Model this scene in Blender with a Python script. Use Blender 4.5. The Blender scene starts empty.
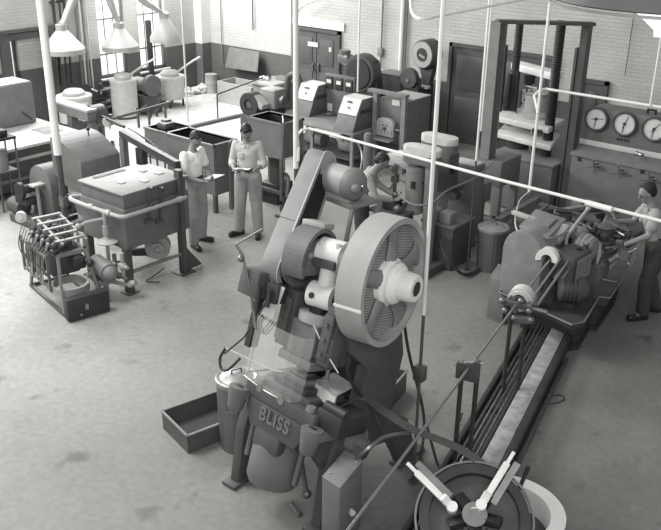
import bpy, bmesh, math, random
from mathutils import Vector as V, Matrix, Euler
random.seed(7)
PI = math.pi
sc = bpy.context.scene
C = sc.collection
# ------------------------------------------------------------------ camera model (room axes: X along back wall, Y along left wall)
FP, CH, AZ = 870.0, 4.9, math.radians(39)
_up = -V((301 - 330.5, -(2250 - 265), -FP)).normalized()
_f = V((0, 0, -1)); _f = (_f - _up * _f.dot(_up)).normalized()
_r = _f.cross(_up)
_Y = _f * math.cos(AZ) + _r * math.sin(AZ)
_X = _f * math.cos(AZ + PI / 2) + _r * math.sin(AZ + PI / 2)
RM = Matrix((_X, _Y, _up))
CAM = V((0, 0, CH))
def ray(px, py): return RM @ V((px - 330.5, -(py - 265), -FP))
def at(px, py, z=0.0):
    d = ray(px, py); return CAM + d * ((z - CH) / d.z)
def aty(px, py, y):
    d = ray(px, py); return CAM + d * (y / d.y)
def atx(px, py, x):
    d = ray(px, py); return CAM + d * (x / d.x)

# ------------------------------------------------------------------ materials
MATS = {}
def mat(name, g, rough=.6, metal=0.0, var=.12, scale=6.0, bump=0.0, tint=(1.0, 1.0, .985), emit=0, streak=False):
    if name in MATS: return MATS[name]
    m = bpy.data.materials.new(name); m.use_nodes = True
    n = m.node_tree.nodes; l = m.node_tree.links
    b = n['Principled BSDF']
    b.inputs['Roughness'].default_value = rough; b.inputs['Metallic'].default_value = metal
    col = tuple(g * t for t in tint) + (1,)
    tc = n.new('ShaderNodeTexCoord')
    nz = n.new('ShaderNodeTexNoise'); nz.inputs['Scale'].default_value = scale; nz.inputs['Detail'].default_value = 6
    if streak:
        mp = n.new('ShaderNodeMapping'); mp.inputs['Scale'].default_value = (1, 1, .15)
        l.new(tc.outputs['Object'], mp.inputs['Vector']); l.new(mp.outputs['Vector'], nz.inputs['Vector'])
    else: l.new(tc.outputs['Object'], nz.inputs['Vector'])
    cr = n.new('ShaderNodeValToRGB')
    cr.color_ramp.elements[0].position = .3; cr.color_ramp.elements[1].position = .7
    cr.color_ramp.elements[0].color = tuple(c * (1 - var) for c in col[:3]) + (1,)
    cr.color_ramp.elements[1].color = tuple(min(1, c * (1 + var)) for c in col[:3]) + (1,)
    l.new(nz.outputs['Fac'], cr.inputs['Fac']); l.new(cr.outputs['Color'], b.inputs['Base Color'])
    if bump:
        bp = n.new('ShaderNodeBump'); bp.inputs['Strength'].default_value = bump; bp.inputs['Distance'].default_value = .01
        n2 = n.new('ShaderNodeTexNoise'); n2.inputs['Scale'].default_value = scale * 8
        l.new(tc.outputs['Object'], n2.inputs['Vector'])
        l.new(n2.outputs['Fac'], bp.inputs['Height']); l.new(bp.outputs['Normal'], b.inputs['Normal'])
    if emit:
        b.inputs['Emission Color'].default_value = (1, 1, .98, 1); b.inputs['Emission Strength'].default_value = emit
    MATS[name] = m; return m
white = mat('white_paint', .8, .45, var=.05)
offwhite = mat('off_white', .56, .5, var=.1)
pale = mat('pale_enamel', .36, .5, var=.08)
grey = mat('machine_grey', .2, .55, var=.12)
midgrey = mat('mid_grey_enamel', .14, .55, var=.12)
dgrey = mat('dark_grey_enamel', .078, .55, var=.15)
vdark = mat('dark_iron', .034, .55, var=.25)
black = mat('black_iron', .014, .55, var=.3)
steel = mat('steel', .38, .3, .85, var=.12)
dsteel = mat('dull_steel', .2, .42, .7, var=.2)
galv = mat('galvanised', .34, .42, .45, var=.16, scale=9, streak=True)
tin = mat('hood_tin', .45, .42, .25, var=.08, streak=True)
wood = mat('old_wood', .16, .7, var=.25, scale=4, streak=True)
plank = mat('pale_plank', .3, .8, var=.3, scale=9)
rubber = mat('rubber', .03, .6)
hair = mat('dark_hair', .012, .5, var=.4, scale=30, bump=.6)
skin = mat('skin', .235, .55, var=.05)
shirtw = mat('white_cotton', .88, .85, var=.04, scale=14, bump=.25)
shirtl = mat('light_cotton', .52, .85, var=.06, scale=14, bump=.3)
shirtg = mat('grey_cotton', .33, .85, var=.1, scale=14, bump=.3)
trl = mat('light_twill', .33, .85, var=.1, scale=12, bump=.35)
trd = mat('dark_denim', .05, .85, var=.15, scale=12, bump=.35)
leather = mat('black_leather', .02, .35)
paper = mat('paper', .75, .8, var=.03)
glassw = mat('pale_face', .7, .35, var=.03)
rocks = mat('pale_rubble', .5, .9, var=.25, scale=12)
bulb = mat('lamp_bulb', .9, .4, emit=6)
def glass_mat():
    m = bpy.data.materials.new('clear_guard'); m.use_nodes = True
    b = m.node_tree.nodes['Principled BSDF']
    b.inputs['Base Color'].default_value = (.9, .9, .88, 1); b.inputs['Roughness'].default_value = .08
    b.inputs['Transmission Weight'].default_value = .0; b.inputs['Alpha'].default_value = .09
    return m
clear = glass_mat()
def ramp(n, pts):
    cr = n.new('ShaderNodeValToRGB'); e = cr.color_ramp.elements
    while len(e) < len(pts): e.new(.5)
    for i, (p, g) in enumerate(pts): e[i].position = p; e[i].color = (g, g, g * .985, 1)
    return cr
def floor_mat():
    m = bpy.data.materials.new('concrete'); m.use_nodes = True; n = m.node_tree.nodes; l = m.node_tree.links
    b = n['Principled BSDF']; b.inputs['Roughness'].default_value = .72
    tc = n.new('ShaderNodeTexCoord')
    a = n.new('ShaderNodeTexNoise'); a.inputs['Scale'].default_value = .9; a.inputs['Detail'].default_value = 9; a.inputs['Roughness'].default_value = .65
    c = n.new('ShaderNodeTexNoise'); c.inputs['Scale'].default_value = 14; c.inputs['Detail'].default_value = 6
    d = n.new('ShaderNodeTexNoise'); d.inputs['Scale'].default_value = 2.6; d.inputs['Detail'].default_value = 4
    for t in (a, c, d): l.new(tc.outputs['Object'], t.inputs['Vector'])
    r1 = ramp(n, [(.3, .30), (.72, .44)]); r2 = ramp(n, [(.3, .82), (.7, 1.0)]); r3 = ramp(n, [(.27, .6), (.37, 1.0)])
    l.new(a.outputs['Fac'], r1.inputs['Fac']); l.new(c.outputs['Fac'], r2.inputs['Fac']); l.new(d.outputs['Fac'], r3.inputs['Fac'])
    x = n.new('ShaderNodeMix'); x.data_type = 'RGBA'; x.blend_type = 'MULTIPLY'; x.inputs[0].default_value = 1
    y = n.new('ShaderNodeMix'); y.data_type = 'RGBA'; y.blend_type = 'MULTIPLY'; y.inputs[0].default_value = 1
    l.new(r1.outputs['Color'], x.inputs[6]); l.new(r2.outputs['Color'], x.inputs[7])
    l.new(x.outputs[2], y.inputs[6]); l.new(r3.outputs['Color'], y.inputs[7])
    # light falloff toward the right put into the concrete colour, edge broken by noise
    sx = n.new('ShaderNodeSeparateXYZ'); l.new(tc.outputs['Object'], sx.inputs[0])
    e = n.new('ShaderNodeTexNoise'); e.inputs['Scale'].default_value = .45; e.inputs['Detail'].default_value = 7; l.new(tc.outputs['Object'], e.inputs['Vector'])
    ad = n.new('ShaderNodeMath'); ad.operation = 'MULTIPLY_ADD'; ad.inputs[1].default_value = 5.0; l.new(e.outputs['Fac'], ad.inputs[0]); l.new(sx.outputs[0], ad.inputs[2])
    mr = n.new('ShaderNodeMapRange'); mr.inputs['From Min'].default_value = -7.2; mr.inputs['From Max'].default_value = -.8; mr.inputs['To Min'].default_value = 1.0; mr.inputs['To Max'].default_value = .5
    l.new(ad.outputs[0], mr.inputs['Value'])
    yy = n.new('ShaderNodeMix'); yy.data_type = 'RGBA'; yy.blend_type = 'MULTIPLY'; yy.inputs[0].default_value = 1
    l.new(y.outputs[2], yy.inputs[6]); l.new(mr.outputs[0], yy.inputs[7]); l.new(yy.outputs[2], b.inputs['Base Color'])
    bp = n.new('ShaderNodeBump'); bp.inputs['Strength'].default_value = .15; bp.inputs['Distance'].default_value = .01
    l.new(c.outputs['Fac'], bp.inputs['Height']); l.new(bp.outputs['Normal'], b.inputs['Normal'])
    return m
def brick_mat(axis, zb):
    m = bpy.data.materials.new('painted_brick'); m.use_nodes = True; n = m.node_tree.nodes; l = m.node_tree.links
    b = n['Principled BSDF']; b.inputs['Roughness'].default_value = .7
    tc = n.new('ShaderNodeTexCoord'); sp = n.new('ShaderNodeSeparateXYZ'); cb = n.new('ShaderNodeCombineXYZ')
    l.new(tc.outputs['Object'], sp.inputs[0]); l.new(sp.outputs[axis], cb.inputs[0]); l.new(sp.outputs[2], cb.inputs[1])
    bk = n.new('ShaderNodeTexBrick'); bk.inputs['Scale'].default_value = 1
    bk.inputs['Brick Width'].default_value = .21; bk.inputs['Row Height'].default_value = .068; bk.inputs['Mortar Size'].default_value = .007
    bk.inputs['Mortar Smooth'].default_value = .4
    bk.inputs['Color1'].default_value = (1, 1, 1, 1); bk.inputs['Color2'].default_value = (.93, .93, .93, 1); bk.inputs['Mortar'].default_value = (.8, .8, .8, 1)
    l.new(cb.outputs[0], bk.inputs['Vector'])
    gt = n.new('ShaderNodeMath'); gt.operation = 'GREATER_THAN'; gt.inputs[1].default_value = zb
    l.new(sp.outputs[2], gt.inputs[0])
    mx = n.new('ShaderNodeMix'); mx.data_type = 'RGBA'; l.new(gt.outputs[0], mx.inputs[0])
    mx.inputs[6].default_value = (.115, .115, .113, 1); mx.inputs[7].default_value = (.53, .53, .52, 1)
    mu = n.new('ShaderNodeMix'); mu.data_type = 'RGBA'; mu.blend_type = 'MULTIPLY'; mu.inputs[0].default_value = 1
    l.new(mx.outputs[2], mu.inputs[6]); l.new(bk.outputs['Color'], mu.inputs[7])
    nz = n.new('ShaderNodeTexNoise'); nz.inputs['Scale'].default_value = 1.5; nz.inputs['Detail'].default_value = 5
    l.new(tc.outputs['Object'], nz.inputs['Vector']); rr = ramp(n, [(.3, .82), (.7, 1)]); l.new(nz.outputs['Fac'], rr.inputs['Fac'])
    m2 = n.new('ShaderNodeMix'); m2.data_type = 'RGBA'; m2.blend_type = 'MULTIPLY'; m2.inputs[0].default_value = 1
    l.new(mu.outputs[2], m2.inputs[6]); l.new(rr.outputs['Color'], m2.inputs[7]); l.new(m2.outputs[2], b.inputs['Base Color'])
    bp = n.new('ShaderNodeBump'); bp.inputs['Strength'].default_value = .5; bp.inputs['Distance'].default_value = .01
    l.new(bk.outputs['Fac'], bp.inputs['Height']); bp.invert = True; l.new(bp.outputs['Normal'], b.inputs['Normal'])
    return m

# ------------------------------------------------------------------ mesh kit
class M:
    def __init__(s, xf=None): s.b = bmesh.new(); s.xf = xf
    def _v(s, p): p = V(p); return s.b.verts.new(s.xf @ p if s.xf else p)
    def poly(s, verts, faces):
        vs = [s._v(v) for v in verts]; out = []
        for f in faces:
            try: out.append(s.b.faces.new([vs[i] for i in f]))
            except ValueError: pass
        return vs, out
    def _bev(s, vs, bev, seg=2):
        if bev:
            es = {e for v in vs for e in v.link_edges}
            bmesh.ops.bevel(s.b, geom=list(es), offset=bev, segments=seg, affect='EDGES', profile=.5, clamp_overlap=True)
    def box(s, a, c, bev=0, seg=2):
        x0, y0, z0 = [min(a[i], c[i]) for i in range(3)]; x1, y1, z1 = [max(a[i], c[i]) for i in range(3)]
        vs, _ = s.poly([(x0,y0,z0),(x1,y0,z0),(x1,y1,z0),(x0,y1,z0),(x0,y0,z1),(x1,y0,z1),(x1,y1,z1),(x0,y1,z1)],
            [(0,3,2,1),(4,5,6,7),(0,1,5,4),(1,2,6,5),(2,3,7,6),(3,0,4,7)])
        s._bev(vs, bev, seg); return s
    def beam(s, p, q, w, h, up=(0,0,1), bev=0):
        p, q, up = V(p), V(q), V(up); d = (q - p).normalized()
        sd = d.cross(up)
        if sd.length < 1e-4: sd = d.cross(V((0, 1, 0)))
        sd.normalize(); u = sd.cross(d)
        pts = []
        for e in (p, q):
            for i, j in ((-1,-1),(1,-1),(1,1),(-1,1)): pts.append(e + sd * w / 2 * i + u * h / 2 * j)
        vs, _ = s.poly(pts, [(0,1,2,3),(7,6,5,4),(0,4,5,1),(1,5,6,2),(2,6,7,3),(3,7,4,0)])
        s._bev(vs, bev); return s
    def prism(s, pts, ext, bev=0):
        pts = [V(p) for p in pts]; ext = V(ext); n = len(pts)
        vs, _ = s.poly(pts + [p + ext for p in pts], [tuple(range(n - 1, -1, -1)), tuple(range(n, 2 * n))] + [(i, (i + 1) % n, n + (i + 1) % n, n + i) for i in range(n)])
        s._bev(vs, bev); return s
    def ring(s, c, ax, r, seg, ell=None):
        ax = V(ax).normalized(); u = ax.orthogonal().normalized() if abs(ax.z) < .99 else V((1, 0, 0))
        if abs(ax.z) < .99: u = ax.cross(V((0, 0, 1))).normalized()
        w = ax.cross(u)
        return [s._v(V(c) + u * r * math.cos(2*PI*i/seg) * (ell[0] if ell else 1) + w * r * math.sin(2*PI*i/seg) * (ell[1] if ell else 1)) for i in range(seg)]
    def _loft(s, rings, caps=True, closed=False):
        n = len(rings[0]); k = len(rings)
        for j in range(k if closed else k - 1):
            a, b = rings[j], rings[(j + 1) % k]
            for i in range(n): s.b.faces.new((a[i], a[(i+1) % n], b[(i+1) % n], b[i]))
        if caps and not closed:
            s.b.faces.new(rings[0][::-1]); s.b.faces.new(rings[-1])
    def lathe(s, o, ax, prof, seg=24, caps=True):
        ax = V(ax).normalized()
        s._loft([s.ring(V(o) + ax * h, ax, max(r, .0005), seg) for r, h in prof], caps); return s
    def cyl(s, p, q, r, r2=None, seg=16):
        p, q = V(p), V(q); L = (q - p).length
        return s.lathe(p, q - p, [(r, 0), (r if r2 is None else r2, L)], seg)
    def pipe(s, p, q, ro, ri, seg=24):      # hollow
        p, q = V(p), V(q); L = (q - p).length; ax = (q - p).normalized()
        s._loft([s.ring(p + ax * h, ax, r, seg) for r, h in ((ro, 0), (ro, L), (ri, L), (ri, 0))], closed=True); return s
    def tube(s, pts, r, seg=8, closed=False, smooth=0):
        P = [V(p) for p in pts]
        if smooth:
            Q = []
            n = len(P)
            for i in range(n if closed else n - 1):
                p0 = P[(i-1) % n] if closed or i > 0 else P[0]; p1 = P[i]; p2 = P[(i+1) % n]
                p3 = P[(i+2) % n] if closed or i + 2 < n else P[-1]
                for k in range(smooth):
                    t = k / smooth
                    Q.append(.5 * ((2*p1) + (p2-p0)*t + (2*p0-5*p1+4*p2-p3)*t*t + (3*p1-p0-3*p2+p3)*t**3))
            if not closed: Q.append(P[-1])
            P = Q
        n = len(P); rings = []; prev = None
        for i in range(n):
            if closed: d = P[(i+1) % n] - P[i-1]
            elif i == 0: d = P[1] - P[0]
            elif i == n - 1: d = P[-1] - P[-2]
            else: d = (P[i+1] - P[i]).normalized() + (P[i] - P[i-1]).normalized()
            if d.length < 1e-6: d = V((0, 0, 1))
            d.normalize()
            u = d.orthogonal().normalized() if prev is None else (prev - d * prev.dot(d))
            if u.length < 1e-5: u = d.orthogonal()
            u.normalize(); prev = u; w = d.cross(u)
            rr = r[i] if isinstance(r, (list, tuple)) and len(r) == n else (r if not isinstance(r, (list, tuple)) else r[0])
            rings.append([s._v(P[i] + u * rr * math.cos(2*PI*k/seg) + w * rr * math.sin(2*PI*k/seg)) for k in range(seg)])
        s._loft(rings, closed=closed); return s
    def sph(s, c, r, seg=14, ax=(0,0,1)):
        if not isinstance(r, (tuple, list)): r = (r, r, r)
        c = V(c); n = seg; k = max(6, seg // 2 + 1); rings = []
        for j in range(1, k):
            a = PI * j / k
            rings.append([s._v(c + V((r[0]*math.sin(a)*math.cos(2*PI*i/n), r[1]*math.sin(a)*math.sin(2*PI*i/n), -r[2]*math.cos(a)))) for i in range(n)])
        s._loft(rings, caps=False)
        t = s._v(c + V((0,0,-r[2]))); b = s._v(c + V((0,0,r[2])))
        for i in range(n):
            s.b.faces.new((rings[0][(i+1) % n], rings[0][i], t)); s.b.faces.new((rings[-1][i], rings[-1][(i+1) % n], b))
        return s
    def band(s, pts, side, w, th):
        P = [V(p) for p in pts]; side = V(side).normalized(); rings = []
        for i, p in enumerate(P):
            d = (P[min(i+1, len(P)-1)] - P[max(i-1, 0)]).normalized(); n = d.cross(side).normalized()
            rings.append([s._v(p + side*w/2*a + n*th/2*b) for a, b in ((-1,-1),(1,-1),(1,1),(-1,1))])
        s._loft(rings); return s
    def tray(s, x0, x1, y0, y1, z0, z1, t=.03, floor_t=.03, floor_z=None):    # open box
        fz = z0 if floor_z is None else floor_z
        s.box((x0,y0,z0),(x1,y0+t,z1)); s.box((x0,y1-t,z0),(x1,y1,z1)); s.box((x0,y0+t,z0),(x0+t,y1-t,z1)); s.box((x1-t,y0+t,z0),(x1,y1-t,z1))
        s.box((x0+t,y0+t,fz),(x1-t,y1-t,fz+floor_t)); return s
    def mesh(s, name, inv=None, ang=35):
        if inv is not None: bmesh.ops.transform(s.b, matrix=inv, verts=s.b.verts)
        bmesh.ops.recalc_face_normals(s.b, faces=s.b.faces)
        me = bpy.data.meshes.new(name); s.b.to_mesh(me); s.b.free()
        me.polygons.foreach_set('use_smooth', [True] * len(me.polygons))
        try: me.set_sharp_from_angle(angle=math.radians(ang))
        except Exception: pass
        return me
def linkobj(name, me, m, parent=None):
    o = bpy.data.objects.new(name, me); C.objects.link(o)
    if m and not me.materials: me.materials.append(m)
    if parent: o.parent = parent
    return o
class T:
    """a thing: Empty at its base; parts given in world coordinates unless local"""
    def __init__(s, name, label, cat, loc=(0,0,0), rz=0, group=None, local=False):
        o = bpy.data.objects.new(name, None); C.objects.link(o); o.location = loc; o.rotation_euler = (0,0,rz); o.empty_display_size = .1
        o['label'] = label; o['category'] = cat
        if group: o['group'] = group
        s.o = o; s.X = Matrix.Translation(V(loc)) @ Matrix.Rotation(rz, 4, 'Z'); s.inv = None if local else s.X.inverted()
    def part(s, name, m, mt, parent=None, label=None, stuff=False):
        o = linkobj(name, m.mesh(name, s.inv) if isinstance(m, M) else m, mt, parent or s.o)
        if label: o['label'] = label
        if stuff: o['kind'] = 'stuff'
        return o
def many(t, name, ms, mt, par=None):
    for m in ms: t.part(name, m, mt, par)
def solo(name, m, mt, label, cat, loc=(0,0,0), group=None, kind=None):
    o = linkobj(name, m.mesh(name, Matrix.Translation(-V(loc))), mt); o.location = loc
    if kind: o['kind'] = kind
    o['label'] = label; o['category'] = cat
    if group: o['group'] = group
    return o
def struct(name, m, mt, parent=None):
    o = linkobj(name, m.mesh(name), mt, parent)
    o['kind'] = 'structure'
    return o
def dup(t, loc, rz, label, group=None):
    r = t.o.copy(); C.objects.link(r); r.location = loc; r.rotation_euler = (0,0,rz); r['label'] = label
    for ch in t.o.children:
        c = ch.copy(); C.objects.link(c); c.parent = r
        for g in ch.children:
            d = g.copy(); C.objects.link(d); d.parent = c
    return r
def bolts(m, pts, ax, r=.012, h=.012):
    for p in pts: m.cyl(p, V(p) + V(ax).normalized() * h, r, seg=6)
    return m

# ================================================================== SETTING
XW, YW = -16.7, 15.4
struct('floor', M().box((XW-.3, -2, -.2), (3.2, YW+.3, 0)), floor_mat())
fm2 = mat('window_brightened_floor', .46, .85, var=.16, scale=5, bump=.3)  # far-left floor painted paler to carry the daylight from the windows
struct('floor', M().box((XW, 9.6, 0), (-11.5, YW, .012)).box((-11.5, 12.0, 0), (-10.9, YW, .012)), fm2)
struct('wall_back', M().box((XW-.3, YW, 0), (3.2, YW+.3, 5.2)), brick_mat(0, 1.2))
wy = [(12.2, 12.98), (13.34, 14.15)]; wz0, wz1 = .72, 4.2
m = M()
m.box((XW-.3, -2, 0), (XW, 9.95, 5.2)); m.box((XW-.3, 9.95, 2.0), (XW, 11.0, 5.2)); m.box((XW-.3, 9.95, 0), (XW, 11.0, .6)); m.box((XW-.3, 11.0, 0), (XW, wy[0][0], 5.2))
m.box((XW-.3, wy[0][0], 0), (XW, YW, wz0)); m.box((XW-.3, wy[0][0], wz1), (XW, YW, 5.2))
m.box((XW-.3, wy[0][1], wz0), (XW, wy[1][0], wz1)); m.box((XW-.3, wy[1][1], wz0), (XW, YW, wz1))
m.box((XW-.3, 10.15, .6), (XW, 11.0, 2.0))
struct('wall_left', m, brick_mat(1, 1.2))
pane = bpy.data.materials.new('bright_sky_pane'); pane.use_nodes = True
_b = pane.node_tree.nodes['Principled BSDF']; _b.inputs['Base Color'].default_value = (.8,.8,.8,1)
_b.inputs['Emission Color'].default_value = (1,1,.99,1); _b.inputs['Emission Strength'].default_value = 1.0
for i, (y0, y1) in enumerate(wy):
    m = M(); m.tray(0,0,0,0,0,0) if False else None
    fx = XW - .12
    m.box((fx-.03, y0, wz0), (fx+.03, y0+.05, wz1)); m.box((fx-.03, y1-.05, wz0), (fx+.03, y1, wz1))
    m.box((fx-.03, y0, wz0), (fx+.03, y1, wz0+.06))
    for z in (1.22, 2.0, 2.75, 3.5): m.box((fx-.02, y0, z), (fx+.02, y1, z+.035))
    for k in (1, 2): m.box((fx-.015, y0+(y1-y0)*k/3-.008, wz0), (fx+.015, y0+(y1-y0)*k/3+.008, wz1))
    w = struct('window_%d' % (i+1), m, grey)
    p = linkobj('window_pane', M().box((fx-.05, y0, wz0), (fx-.035, y1, wz1)).mesh('window_pane'), pane, w)
    linkobj('window_sill', M().box((XW-.1, y0-.05, wz0-.05), (XW+.06, y1+.05, wz0), .008).mesh('window_sill'), offwhite, w)
w = struct('window_3', M().box((XW-.15, 9.95, .6), (XW-.09, 10.0, 2.0)).box((XW-.15, 10.1, .6), (XW-.09, 10.15, 2.0)), dgrey)
linkobj('window_pane', M().box((XW-.2, 9.95, .6), (XW-.18, 10.15, 2.0)).mesh('window_pane'), pane, w)
# big frame and ledge on the left wall
struct('trim_1', M().box((XW, 8.8, 2.0), (XW+.12, 11.2, 2.07)), dgrey)
struct('trim_2', M().box((XW, 9.72, 0), (XW+.1, 9.93, 2.0)).box((XW, 8.9, 1.84), (XW+.08, 11.2, 1.98)), dgrey)
# corner pilasters
struct('trim_3', M().box((XW, YW-.3, 1.2), (XW+.24, YW, 5.2)), white)
struct('trim_4', M().box((XW, YW-.3, 0), (XW+.24, YW, 1.2)), midgrey)
def wall_door(idx, px0, px1, top, frame=.07, leaves=2):
    m = M(); y = YW - .03
    m.box((px0-frame, y-.04, 0), (px0, YW, top+frame)); m.box((px1, y-.04, 0), (px1+frame, YW, top+frame)); m.box((px0-frame, y-.04, top), (px1+frame, YW, top+frame))
    d = struct('door_%d' % idx, m, dgrey)
    w = (px1 - px0) / leaves
    for k in range(leaves):
        a = px0 + w * k
        lf = M().box((a+.01, y-.005, .01), (a+w-.01, YW, top)); lf.box((a+.12, y-.02, .2), (a+w-.12, y, .95), .006); lf.box((a+.12, y-.02, 1.1), (a+w-.12, y, top-.15), .006)
        l_ = linkobj('door_leaf', lf.mesh('door_leaf'), mat('door_paint', .085, .5), d)
        hm = M(); hx = a+w-.08 if k == 0 else a+.08
        hm.box((hx-.02, y-.05, .95), (hx+.02, y-.02, 1.15), .006); hm.cyl((hx, y-.08, 1.05), (hx, y-.02, 1.05), .02)
        linkobj('door_handle', hm.mesh('door_handle'), dsteel, l_)
    return d
d1 = wall_door(1, aty(297,40,YW).x, aty(339,40,YW).x, 1.84)
linkobj('notice', M().box((aty(308,48,YW-.05).x, YW-.06, 1.5), (aty(318,50,YW-.05).x, YW-.045, 1.6)).mesh('notice'), offwhite, d1)
linkobj('notice', M().box((aty(329,52,YW-.05).x, YW-.06, 1.44), (aty(331.5,52,YW-.05).x, YW-.045, 1.54)).mesh('notice'), offwhite, d1)
struct('trim_5', M().box((aty(292,30,YW).x, YW-.05, 1.93), (aty(345,30,YW).x, YW, 2.1)), white)
wall_door(2, aty(453,60,YW).x, aty(556,60,YW).x, 1.94)
wall_door(3, aty(581,90,YW).x+.05, aty(605,90,YW).x, 1.62, leaves=1)
# conduits fixed to walls
def conduit(i, pts, r, mt, label):
    solo('wall_conduit', M().tube(pts, r, 8), mt, label, 'pipe', pts[-1])
yv = YW - .05
for i, (px, pb, r, mt, lab) in enumerate([
    (253, 30, .014, vdark, 'thin dark conduit ending halfway down the blank white back wall'),
    (222.5, 66, .012, grey, 'thin grey conduit beside the corner pilaster'),
    (380.5, 68, .02, grey, 'grey conduit with junction box behind the grey box on the back wall'),
    (400, 72, .045, white, 'thick white pipe coming down the back wall beside the round dial scale'),
    (404.5, 72, .016, midgrey, 'thin grey pipe hugging the thick white wall pipe'),
    (292, 60, .02, grey, 'grey conduit left of the double door with a notice'),
    (625, 75, .008, dgrey, 'fine dark conduit on the brick above the pressure gauges')]):
    p = aty(px, pb, yv); conduit(i, [(p.x, yv, 5.1), (p.x, yv, p.z)], r, mt, lab)
p = aty(380.5, 52, yv); solo('junction_box', M().box((p.x-.06, yv-.04, p.z-.08), (p.x+.06, YW, p.z+.08), .01), grey, 'small grey junction box on the back wall conduit', 'electrical box', (p.x, YW, p.z))
for k, (px, top, pb, r, mt) in enumerate([(83, 5.1, 84, .03, midgrey), (86.5, 5.1, 84, .025, offwhite), (90, 5.1, 86, .03, grey), (93.5, 5.1, 88, .02, offwhite), (62, 5.1, 86, .035, vdark), (68, 5.1, 86, .02, vdark), (72.5, 5.1, 84, .025, vdark)]):
    xx = XW + .08; p = atx(px, pb, xx)
    solo('wall_pipe', M().tube([(xx, p.y, top), (xx, p.y, max(.1, p.z))], r, 8).box((XW+.0, p.y-r*1.4, 2.5), (xx+.01, p.y+r*1.4, 2.54)), mt, 'vertical pipe in the pipe run on the left wall between hoods', 'pipe', (xx, p.y, .1), group='pipes running down the left wall')
p = atx(54, 86, XW+.15)
solo('wall_duct', M().box((XW, p.y-.12, 0), (XW+.2, p.y+.12, 2.0), .01), vdark, 'black upright duct on left wall beneath the first hood', 'duct', (XW+.1, p.y, 0))
p = atx(152.5, 78, XW+.08)
solo('wall_duct', M().box((XW+.01, p.y-.06, 0), (XW+.1, p.y+.06, 1.9), .01), vdark, 'black upright duct at the window beneath the third hood', 'duct', (XW+.1, p.y, 0))

# ================================================================== SERVICE POLES AND PIPES
def pole(xy, zb, r, z0, label, box=None, top=5.3):
    x, y = xy[0], xy[1]
    t = T('service_pole', label, 'pole', (x, y, z0))
    t.part('white_conduit', M().cyl((x,y,zb), (x,y,top), r, seg=14), white)
    t.part('lower_pipe', M().cyl((x,y,z0+.01), (x,y,zb), r*.8, seg=12), dgrey)
    t.part('base_flange', M().cyl((x,y,z0), (x,y,z0+.015), r*2.6, seg=16), dgrey)
    if box: t.part('junction_box', M().box((x-.05,y-.04,box-.07), (x+.05,y+.04,box+.07), .012), dsteel)
    return t
pR = at(413,482); pole(pR, 1.68, .017, 0, 'white topped service pole standing right of the flywheel press', 1.13)
p2 = at(467,270); pole(p2, 1.58, .016, 0, 'thin white topped service pole left of the back ribbed bin', None)
pL = at(58,154.5,1.6); pole(pL, 1.6, .052, 0, 'thick white topped service pole before the round topped cabinet', .95)
p3 = at(296,168,1.6); pole(p3, 1.6, .034, 0, 'thick white topped service pole in the middle of the shop', None)
def run(name, label, cat, pts, r, mt, smooth=0, loc=None, extra=None):
    m = M().tube(pts, r, 10, smooth=smooth)
    if extra: extra(m)
    return solo(name, m, mt, label, cat, loc or pts[0])
z = 2.05
a, b = at(309,128.5,z), at(700,231,z)
c1, c2 = at(586,202.5,z), at(612,209.5,z)
run('overhead_pipe', 'long white air pipe crossing from the middle pole to the right', 'pipe',
    [(p3.x+.04,p3.y,1.7), (p3.x+.045,p3.y,1.85), at(297.5,135,1.98), at(302,130,z), a, at(400,153,z), at(500,180,z), b], .017, white,
    extra=lambda m: m.cyl(c1, c2, .03, seg=12))
run('hose', 'thin white hose hanging from the long air pipe behind the motor', 'hose', [at(357,142,z-.02), at(361,150,z-.15), at(362,160,1.8), at(360,172,1.6)], .011, offwhite, smooth=5)
zz = 2.5; q = at(540,93,zz)
run('hanging_conduit', 'white drop conduit hanging over the lathe headstock', 'pipe', [(q.x,q.y,5.3), (q.x,q.y,1.18)], .02, white)
run('hose', 'thin pale hose looping from the drop conduit down to the lathe', 'hose', [(q.x,q.y,1.18), at(520,200,1.15), at(516,214,1.2), at(515.5,225,1.25), at(520,234,1.28), at(532,240,1.25), at(545,242,1.2)], .009, offwhite, smooth=5)
run('overhead_pipe', 'white branch pipe bending right in front of the tall testing frame', 'pipe',
    [(q.x+.02,q.y-.03,2.25), at(534,96,2.44), at(539,90.5,zz), at(546,89,zz), at(600,97.5,zz), at(700,113.5,zz)], .018, white, smooth=0)
e = at(650,106,zz); run('riser_pipe', 'thin white riser above the gauge cabinet at the right edge', 'pipe', [(e.x,e.y,zz), (e.x,e.y,5.3)], .012, white)
q4 = at(481,131,1.7); run('riser_pipe', 'thin white riser beside the left upright of the testing frame', 'pipe', [(q4.x,q4.y,1.7), (q4.x,q4.y,5.3)], .012, white)
q5 = aty(357.5,92,13.0); run('riser_pipe', 'thin white riser running up from the second sloped console', 'pipe', [(q5.x,q5.y,q5.z), (q5.x,q5.y,5.3)], .016, white)
zz = 4.0
run('overhead_pipe', 'white pipe with a U bend at the top edge above the doors', 'pipe',
    [at(410.5,-12,zz+.02), at(410.7,3,zz), at(412.5,13,zz), at(418,18.3,zz), at(428,18.3,zz), at(441,15.5,zz), at(487,6.5,zz), at(540,-4,zz)], .012, white, smooth=4)
run('hose', 'white arched hose at the top left of the double door', 'hose', [aty(294,30,14.9), aty(295.5,18,14.9), aty(299,9,14.9), aty(306,4,14.9), aty(320,-2,14.9)], .03, white, smooth=5)

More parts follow.
